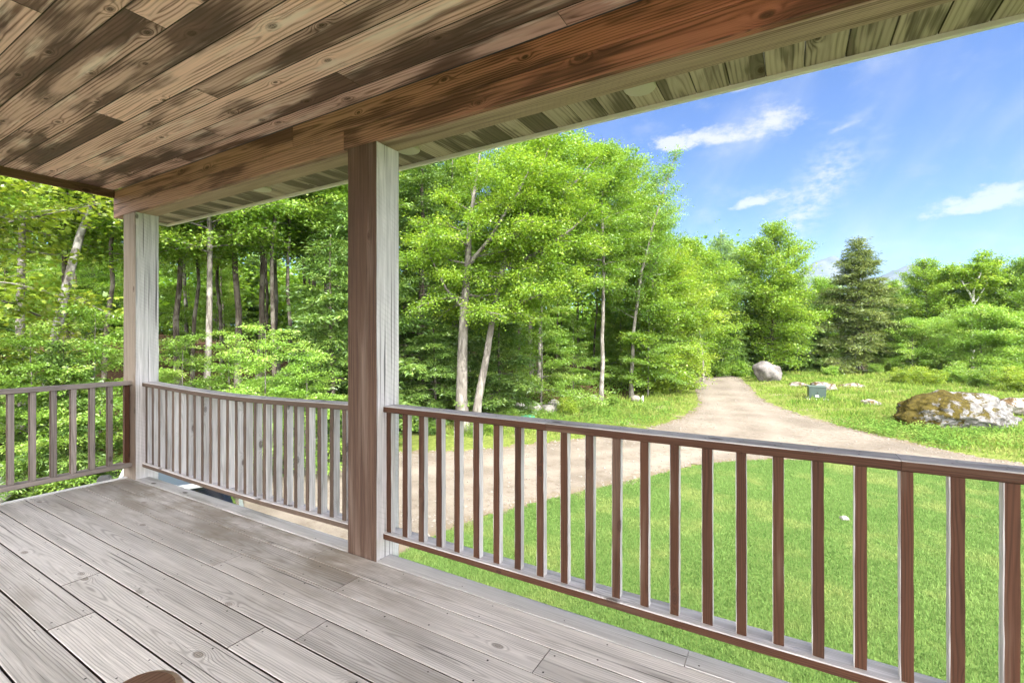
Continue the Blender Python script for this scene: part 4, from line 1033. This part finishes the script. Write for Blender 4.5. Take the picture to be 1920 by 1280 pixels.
# ---- in front of the wood
plant('twinmaple', 868, 17.4, 'tall twin-stemmed maple with pale bark, just right of the thick brown post', rz=YAW)
plant('nearmaple', -235, 9.6, 'near maple hanging large yellow-green lobed leaves in at the far left', rz=YAW)
plant('leanbirch', 92, 13.5, 'patchy pale-grey trunk leaning right, left of the corner post', rz=YAW, tilt=(0, .04))
plant('maple0', 40, 14.5, 'broad grey trunk behind the side railing, far left', 1.0)
plant('darkstem1', 190, 15.5, 'thin dark trunk close to the left side of the corner post')
plant('darkstem0', 333, 17.5, 'dark forked trunk just right of the corner post', .95)
plant('darkstem1', 357, 18.5, 'thin dark trunk beside the forked one right of the corner post')
plant('maple2', 386, 15.5, 'straight thick grey trunk with flaky bark, third right of the corner post', .92)
plant('darkstem1', 419, 20.5, 'slim dark trunk behind the sagging railing, right of the thick grey trunk')
plant('darkstem0', 446, 17.5, 'heavy blackish trunk in the middle of the gap between the two posts', 1.05)
plant('maple1', 484, 18.5, 'stout dark trunk with mossy side, right of the heavy blackish trunk', .98)
plant('darkstem1', 512, 17.0, 'crooked blackish trunk, fourth from the thick brown post', 1.05)
plant('darkstem1', 547, 18.5, 'slender dark pole trunk, third from the thick brown post')
plant('darkstem0', 578, 20.0, 'dark trunk leaning right, behind the low hemlock by the thick brown post', .9, tilt=(0, .06))
plant('hemlock1', 622, 14.5, 'drooping green hemlock against the left side of the thick brown post', 1.12)
plant('hemlock1', 655, 18.0, 'darker hemlock partly behind the thick brown post', 1.5)
plant('hemlock0', 790, 22.5, 'tall dark hemlock standing behind the pale twin-stemmed maple, left side', 1.0)
plant('hemlock0', 850, 24.5, 'tall dark hemlock directly behind the twin maple stems', .92)
plant('hemlock1', 935, 20.5, 'bushy hemlock with drooping sprays, right of the twin maple base', .95)
plant('hemlock1', 815, 18.5, 'low dark hemlock filling the gap left of the twin maple base', .85)
plant('maple0', 1127, 25.3, 'straight slim grey trunk rising bare from the grass edge', .95, rz=1.0)
plant('birch0', 1184, 27.6, 'tall thin birch leaning right, its sparse top against the sky', 1.0, rz=YAW - .45)
plant('beech1', 1015, 22.8, 'layered pale-green sapling right of the bushy hemlock', 1.1)
plant('beech2', 1075, 27.0, 'small sapling over the leaf litter between twin maple and slim trunk', .75)
plant('beech0', 1215, 27.8, 'layered sapling at the foot of the leaning birch', .95)
plant('beech1', 1165, 30.5, 'pale sapling between the slim trunk and the leaning birch', .9)
plant('roadside0', 1254, 31.0, 'yellow-green roadside tree leafy to the ground, left of the dirt road end', 1.0)
plant('roadside1', 1226, 29.5, 'bright green roadside tree behind the leaning birch', 1.12)
plant('roadside1', 1205, 34.5, 'tall green tree filling the wood edge behind the roadside trees', 1.35)
plant('birch0', 1318, 36.0, 'thin white-stemmed birch beside the yellow-green roadside tree', .72, rz=2.2)
plant('beech0', 500, 11.8, 'pale sapling spreading flat sprays over the sagging railing', .62)
plant('beech2', 575, 12.4, 'bright sapling low in front of the hemlock by the thick brown post', .55)
plant('beech1', 345, 12.8, 'leafy sapling right beside the corner post above the sagging railing', .6)
plant('beech0', 430, 13.6, 'low sapling before the heavy blackish trunk', .6)
plant('beech2', 60, 10.2, 'leafy sapling behind the side railing balusters', .62)
plant('beech1', 175, 11.0, 'leafy sapling touching the corner post on its left', .7)
plant('hemlock1', 120, 10.5, 'low feathery hemlock seen between the side railing balusters', .6)
plant('hemlock1', -10, 11.0, 'feathery hemlock at the far left edge behind the side railing', .7)
plant('maple2', 610, 21.5, 'leafy maple over the gap, its crown meeting the eave by the brown post', 1.05)
plant('maple0', 250, 18.0, 'leafy maple whose crown shows on both sides of the corner post', 1.0)
plant('maple1', 130, 18.5, 'green maple filling the upper left behind the leaning grey trunk', .95)
plant('maple2', -60, 16.0, 'green maple at the far left behind the big lobed leaves', 1.0)
plant('maple0', 520, 23.0, 'tall leafy maple high between the posts, behind the dark trunks', 1.1)
plant('maple1', 760, 27.0, 'leafy maple top showing beside the right edge of the brown post', 1.05)
plant('maple2', 1010, 26.5, 'tall green maple behind the crown of the pale twin maple', 1.0)
# ---- deep wood: slender trees nothing tells apart
DW = 'slender green-leaved tree deep in the shady wood behind the first trunks'
rd = np.random.RandomState(17); placed = []
keys = ['maple0', 'maple1', 'maple2', 'darkstem0', 'darkstem1', 'darkstem1', 'beech0', 'beech1', 'beech2', 'hemlock0', 'maple1']
tries = 0
while len(placed) < 52 and tries < 4000:
    tries += 1
    px = rd.uniform(-160, 1290); dp = rd.uniform(21, 48) if px < 800 else rd.uniform(27, 50)
    x, y = at(px, dp)
    if x > np.interp(y, FB_Y, FB_X) - 1.5 or any((x - a) ** 2 + (y - b) ** 2 < 5 for a, b in placed): continue
    placed.append((x, y)); k = keys[len(placed) % len(keys)]
    sc = rd.uniform(.8, 1.1) * (1.15 if k.startswith('beech') else 1.0)
    plant(k, 0, 0, DW, sc, xy=(x, y), group='trees deep in the wood')
# ---- beyond the road and the meadow
plant('field1', 1322, 43.0, 'green tree filling the gap between the roadside trees and the aspen', .88, rz=1.7)
plant('field0', 1296, 40.0, 'green tree standing tall behind the thin white-stemmed birch', .86, rz=3.1)
plant('aspen0', 1352, 45.0, 'grey-green aspen with pale stem behind the end of the dirt road', .98)
plant('field0', 1446, 44.5, 'big spreading green maple just behind the bare grey boulder', 1.02, rz=.5)
plant('field1', 1398, 49.0, 'green tree between the aspen and the maple behind the grey boulder', 1.02)
plant('conifer1', 1375, 43.5, 'dark low conifer at the end of the dirt road', .62)
plant('conifer1', 1420, 46.0, 'dark conifer behind the bare grey boulder', .7)
plant('conifer1', 1500, 47.5, 'dull green conifer left of the tall dark conifer', .78)
plant('field1', 1540, 53.0, 'rounded green tree left of the tall dark conifer top', .78)
plant('conifer0', 1606, 46.5, 'tall broad dark conifer with bare lower trunk in the middle of the far treeline', 1.0)
plant('conifer1', 1672, 50.0, 'smaller dull conifer leaning on the right side of the tall dark conifer', .78)
plant('field0', 1735, 50.0, 'rounded maple just right of the tall dark conifer', .84, rz=2.0)
plant('forkbirch', 1822, 47.5, 'white-limbed forked birch rising over the right treeline', 1.0, rz=YAW)
plant('field1', 1785, 50.0, 'green maple left of the white-limbed birch', .84)
plant('field0', 1868, 49.0, 'green maple right of the white-limbed birch', .82, rz=4.0)
plant('field1', 1925, 47.0, 'tall green tree at the right edge of the treeline', .88)
plant('field0', 1985, 50.0, 'green maple beyond the right edge of the treeline', .8, rz=1.0)
plant('field2', 1838, 40.0, 'dense layered pale-green tree in front of the white-limbed birch', .95)
plant('field2', 1905, 39.0, 'layered pale-green tree at the right edge in front of the treeline', .85)
plant('field2', 1712, 43.5, 'small yellowish tree right of the tall dark conifer', .78)
plant('field2', 1760, 44.5, 'small bright tree between the yellowish tree and the layered pale-green one', .8)
plant('field2', 1560, 46.5, 'small leafy tree under the left side of the tall dark conifer', .5)
plant('field2', 1655, 45.5, 'small leafy tree under the right side of the tall dark conifer', .5)
plant('field1', 1480, 56.0, 'distant green tree between the big maple and the dull conifer', .84)
plant('field0', 1680, 60.0, 'distant green treetop seen between the dark conifer and the rounded maple', .74)
plant('conifer1', 1530, 50.0, 'dark low conifer in the shade left of the tall dark conifer', .55)
# ---- bushes
BL = [(0, 1283, 38.5, .9, 'leafy bush at the left end of the dirt road'), (1, 1256, 33.0, .8, 'yellow-green bush under the roadside tree'), (0, 1350, 41.5, 1.2, 'low bush across the end of the dirt road'),
      (2, 1385, 42.0, 1.1, 'darker bush between the road end and the grey boulder'), (0, 1420, 39.5, .9, 'bush directly behind the bare grey boulder'), (1, 1690, 36.5, .95, 'yellowish bush in the meadow under the small yellowish tree'),
      (1, 1735, 34.0, 1.1, 'widest yellowish bush in the meadow, above the mossy boulder'), (0, 1790, 35.5, 1.05, 'pale bush in the meadow below the layered tree'), (0, 1850, 33.5, 1.25, 'large pale bush right of the widest yellowish one'),
      (1, 1905, 30.5, 1.25, 'yellow-green bush at the right edge of the meadow'), (2, 1890, 35.5, 1.3, 'darker green bush near the right edge of the meadow'), (1, 1065, 21.3, .62, 'yellow-green bush in the grass left of the straight slim trunk'),
      (0, 1150, 24.6, .45, 'small bush in the grass right of the straight slim trunk'), (0, 958, 19.4, .5, 'small bush at the foot of the bushy hemlock'), (2, 905, 17.2, .55, 'green weeds bush at the foot of the twin maple'),
      (1, 1240, 29.0, .6, 'low bush at the verge beneath the bright roadside tree'), (0, 1560, 42.0, .8, 'low bush in front of the conifer shade, left side'), (0, 1640, 43.0, .8, 'low bush in front of the conifer shade, right side')]
for i, px, dp, sc, lb in BL: plant('bush%d' % i, px, dp, lb, sc)

# ------------------------------------------------------------------ masses nobody could count
def leaf_mass(name, C, rad_, per, leaf, lmat, rs, flat=.5):
    n = len(C); P = np.repeat(C, per, 0) + rs.normal(0, 1, (n * per, 3)) * np.repeat(rad_, per, 0)
    N = nrm(UP * .9 + rs.normal(0, .5, P.shape)); D = rs.normal(0, 1, P.shape); sz = rs.uniform(.6, 1.2, len(P))
    tone = np.repeat(rs.rand(n), per) * .55 + rs.rand(len(P)) * .45
    o = bpy.data.objects.new(name, leaves_mesh(name, P, D, N, leaf[0] * sz, leaf[1] * sz, tone, [lmat])); COL.objects.link(o); o['kind'] = 'stuff'; return o
rs = np.random.RandomState(9)
# small plants on the forest floor and along its edge
C = []
while len(C) < 2600:
    px = rs.uniform(-150, 1320); dp = rs.uniform(9, 34); x, y = at(px, dp); fx = np.interp(y, FB_Y, FB_X)
    if fx - 9 < x < fx - .1 and rs.rand() < .9: C.append((x, y, hz(x, y) + rs.uniform(.05, .55) ** 1.2))
C = np.array(C); leaf_mass('undergrowth', C, np.tile([.24, .24, .07], (len(C), 1)), 16, (.12, .08), L_BEECH, rs)
# leafy weeds round the boulders and verge
C = []
for _ in range(900):
    px = rs.uniform(1560, 1930); dp = rs.normal(17.2, 1.3); x, y = at(px, dp)
    if not inside(DRV, np.array([x]), np.array([y]))[0] and dp < 22: C.append((x, y, hz(x, y) + rs.uniform(.02, .22)))
for _ in range(500):
    px = rs.uniform(930, 1260); dp = rs.uniform(18.5, 25.5); x, y = at(px, dp)
    if not inside(DRV, np.array([x]), np.array([y]))[0]: C.append((x, y, hz(x, y) + rs.uniform(.02, .25)))
C = np.array(C); leaf_mass('weeds', C, np.tile([.16, .16, .06], (len(C), 1)), 16, (.085, .05), M_WEED, rs)
# far wood behind everything
C, Rr = [], []
for _ in range(950):
    px = rs.uniform(-250, 2080); dp = rs.uniform(58, 80); x, y = at(px, dp)
    top = 8.5 if px > 1400 else 15.0
    zz = hz(x, y) + top * rs.rand() ** 1.15; C.append((x, y, zz)); Rr.append((1.7, 1.7, .9))
for _ in range(700):
    px = rs.uniform(-250, 1290); dp = rs.uniform(44, 60); x, y = at(px, dp); C.append((x, y, hz(x, y) + rs.uniform(.2, 7.0))); Rr.append((1.3, 1.3, .7))
leaf_mass('woods', np.array(C), np.array(Rr), 100, (.55, .45), L_FOREST, rs)

# ================================================================== MOUNTAIN
def mountain():
    xs = np.linspace(-900, 3000, 110); ys = np.linspace(2900, 4600, 40)
    def zf(x, y):
        r = np.maximum(535 * np.exp(-((x - 190) / 430) ** 2), 445 * np.exp(-(np.abs(x - 620) / 520) ** 2))
        r = np.maximum(r, 440 * np.exp(-((x - 1400) / 800) ** 2)) - 10
        r = r * (1 + .035 * np.sin(x * .017) * np.cos(y * .011) + .02 * np.sin(x * .047 + y * .03) + .012 * np.sin(x * .11))
        return r * np.exp(-((y - 3710) / 520) ** 2) - 20
    m, t = mat('mountain_hazed_forest'); v, _ = t.pos(); n = t.noise(v, .012, 6, .7)
    c = t.mix(t.ramp(n, .35, .65), (.045, .06, .065), (.085, .095, .105)); t.out(t.pbsdf(c, 1.0, .05))  # bluish greys carry part of the distance haze in the colour
    o = grid_mesh('hills', xs, ys, zf, [m]); o['kind'] = 'structure'; return o
mountain()
if HAZE:
    m = bpy.data.materials.new('air'); m.use_nodes = True; ht = NT(m.node_tree); vn = ht.N.new('ShaderNodeVolumePrincipled')
    vn.inputs['Density'].default_value = HAZE; vn.inputs['Color'].default_value = (.62, .80, 1, 1); vn.inputs['Anisotropy'].default_value = 0.0
    ho = ht.N.new('ShaderNodeOutputMaterial'); ht.L.new(vn.outputs[0], ho.inputs['Volume'])
    V = [(x, y, z) for z in (-26, 640) for x, y in ((-2600, -2600), (3600, -2600), (3600, 4800), (-2600, 4800))]
    me = bpy.data.meshes.new('haze'); me.from_pydata(V, [], [[3, 2, 1, 0], [4, 5, 6, 7], [0, 1, 5, 4], [1, 2, 6, 5], [2, 3, 7, 6], [3, 0, 4, 7]]); me.update()
    o = link('haze', me, None, [m]); o['kind'] = 'stuff'

# ================================================================== SKY AND SUN
SUN_EL, SUN_AZ = rad(50), rad(119)        # azimuth clockwise from +Y: behind the viewer, to the right
w = bpy.data.worlds.new('World'); scene.world = w; w.use_nodes = True
t = NT(w.node_tree)
sky = t.N.new('ShaderNodeTexSky'); sky.sky_type = 'NISHITA'; sky.sun_disc = False; sky.sun_elevation = SUN_EL; sky.sun_rotation = SUN_AZ
sky.altitude = 300; sky.air_density = SKY_AIR; sky.dust_density = SKY_DUST; sky.ozone_density = SKY_OZ
v, (X, Y, Z) = t.coord('Generated')
az = X.f('ARCTAN2', Y) * (180 / math.pi); el = Z.f('ARCSINE') * (180 / math.pi)
n_a = t.noise(t.vec(az * .22, el * .42, 1.0), 1, 6, .58); n_b = t.noise(t.vec(az * .9, el * 1.6, 5.0), 1, 5, .62)
def cloud(a, e, ra, re, rot=0.0, soft=.55, gain=1.0, seed=0.0):
    ca, sa = math.cos(rad(rot)), math.sin(rad(rot))
    dx = (az - a) * ca + (el - e) * sa; dy = (el - e) * ca - (az - a) * sa
    nn = t.noise(t.vec(az * .55 + seed, el * 1.0, seed), 1, 8, .66)
    # flat base: squeeze the lower half
    dy2 = dy * (dy.f('LESS_THAN', 0.0) * .9 + 1.0)
    q = ((dx / ra) * (dx / ra) + (dy2 / re) * (dy2 / re)) ** .5
    return t.ramp(q * -1.0 + (nn - .5) * 2.3, -1.0, -1.0 + soft) * gain
cl = cloud(-7.0, 21.0, 7.8, 1.6, -4, 1.0, .95, 3.0)
for a in [(-1.6, 21.6, 3.5, 2.0, -8, 1.0, .95, 9.0), (-11.5, 20.8, 3.0, 1.2, 0, .5, .9, 14.0), (-4.2, 25.3, 2.3, .7, 6, .9, .75, 21.0), (-2.9, 14.2, 2.9, 1.0, 8, .7, .8, 33.0), (14.6, 11.3, 4.6, 1.5, 6, .6, .7, 41.0), (18.5, 11.0, 3.4, 1.5, 0, .7, .6, 47.0), (4.6, 19.9, 1.6, .5, 14, .9, .45, 53.0)]:
    cl = cl.f('MAXIMUM', cloud(*a))
# thin slanting veils
sl = t.noise(t.vec((az * .8 - el * .6) * .16, (az * .6 + el * .8) * .06, 8.0), 1, 4, .5)
veil = t.ramp(sl, .44, .80) * .34 + t.ramp(n_a, .5, .8) * .22
st_q = ((az - 2.2) * .76 - (el - 14.4) * .64) / 2.0
streak = (st_q * st_q * -1.0).f('EXPONENT') * t.ramp(n_b, .3, .7) * t.ramp(((az - 2.0) * .64 + (el - 14.2) * .76).f('ABSOLUTE') * -1.0, -7.0, -2.0) * .75
veil = veil.f('MAXIMUM', streak)
low = t.ramp(el * -1.0, -12.0, 0.0) * .03
mask = (cl + veil + low - cl * veil).f('MINIMUM', 1.0)
mask = mask * t.ramp(el, -1.0, 1.0)
col = t.mix(mask, t.mix(1.0, S(t.nt, sky.outputs[0]), SKY_TINT, 'MULTIPLY'), CLOUD_COL)
# added bright cloud glow in the unseen sky behind the viewer, lights the porch
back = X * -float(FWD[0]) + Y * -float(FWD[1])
back_fill = t.ramp(back + (t.noise(v, 2.6, 6, .6) - .5) * .6, -.05, .4) * t.ramp(el, 0.0, 3.0)
col = t.mix(back_fill, col, BACK_FILL_COL)
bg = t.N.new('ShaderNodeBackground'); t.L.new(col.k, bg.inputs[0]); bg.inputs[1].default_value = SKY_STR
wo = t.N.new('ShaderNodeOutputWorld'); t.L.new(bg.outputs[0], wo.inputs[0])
sd = bpy.data.lights.new('sun', 'SUN'); sd.energy = SUN_STR; sd.angle = rad(.6); sd.color = (1.0, .965, .90)
so = bpy.data.objects.new('sun', sd); COL.objects.link(so)
sdir = Vector((math.sin(SUN_AZ) * math.cos(SUN_EL), math.cos(SUN_AZ) * math.cos(SUN_EL), math.sin(SUN_EL)))
so.rotation_euler = sdir.to_track_quat('Z', 'Y').to_euler(); so.location = (20, -20, 40)

# ================================================================== CAMERA AND RENDER SETTINGS
cd = bpy.data.cameras.new('camera'); cam = bpy.data.objects.new('camera', cd); COL.objects.link(cam)
cam.location = (0, 0, EYE); cam.rotation_euler = (rad(90), 0, YAW)
cd.sensor_width = 36; cd.lens = 36 * FPX / 1920; cd.shift_y = (HY - 640) / 1920; cd.clip_start = .02; cd.clip_end = 20000
scene.camera = cam
scene.render.engine = 'CYCLES'
c = scene.cycles; c.max_bounces = 7; c.diffuse_bounces = 5; c.glossy_bounces = 2; c.transmission_bounces = 4; c.transparent_max_bounces = 4; c.volume_bounces = 0
c.use_denoising = DENOISE; c.sample_clamp_indirect = 6; c.use_adaptive_sampling = True; c.adaptive_threshold = .015
c.caustics_reflective = False; c.caustics_refractive = False
vs = scene.view_settings; vs.view_transform = 'Standard'; vs.look = 'None'; vs.gamma = 1; vs.use_curve_mapping = False; vs.exposure = EXPOSURE
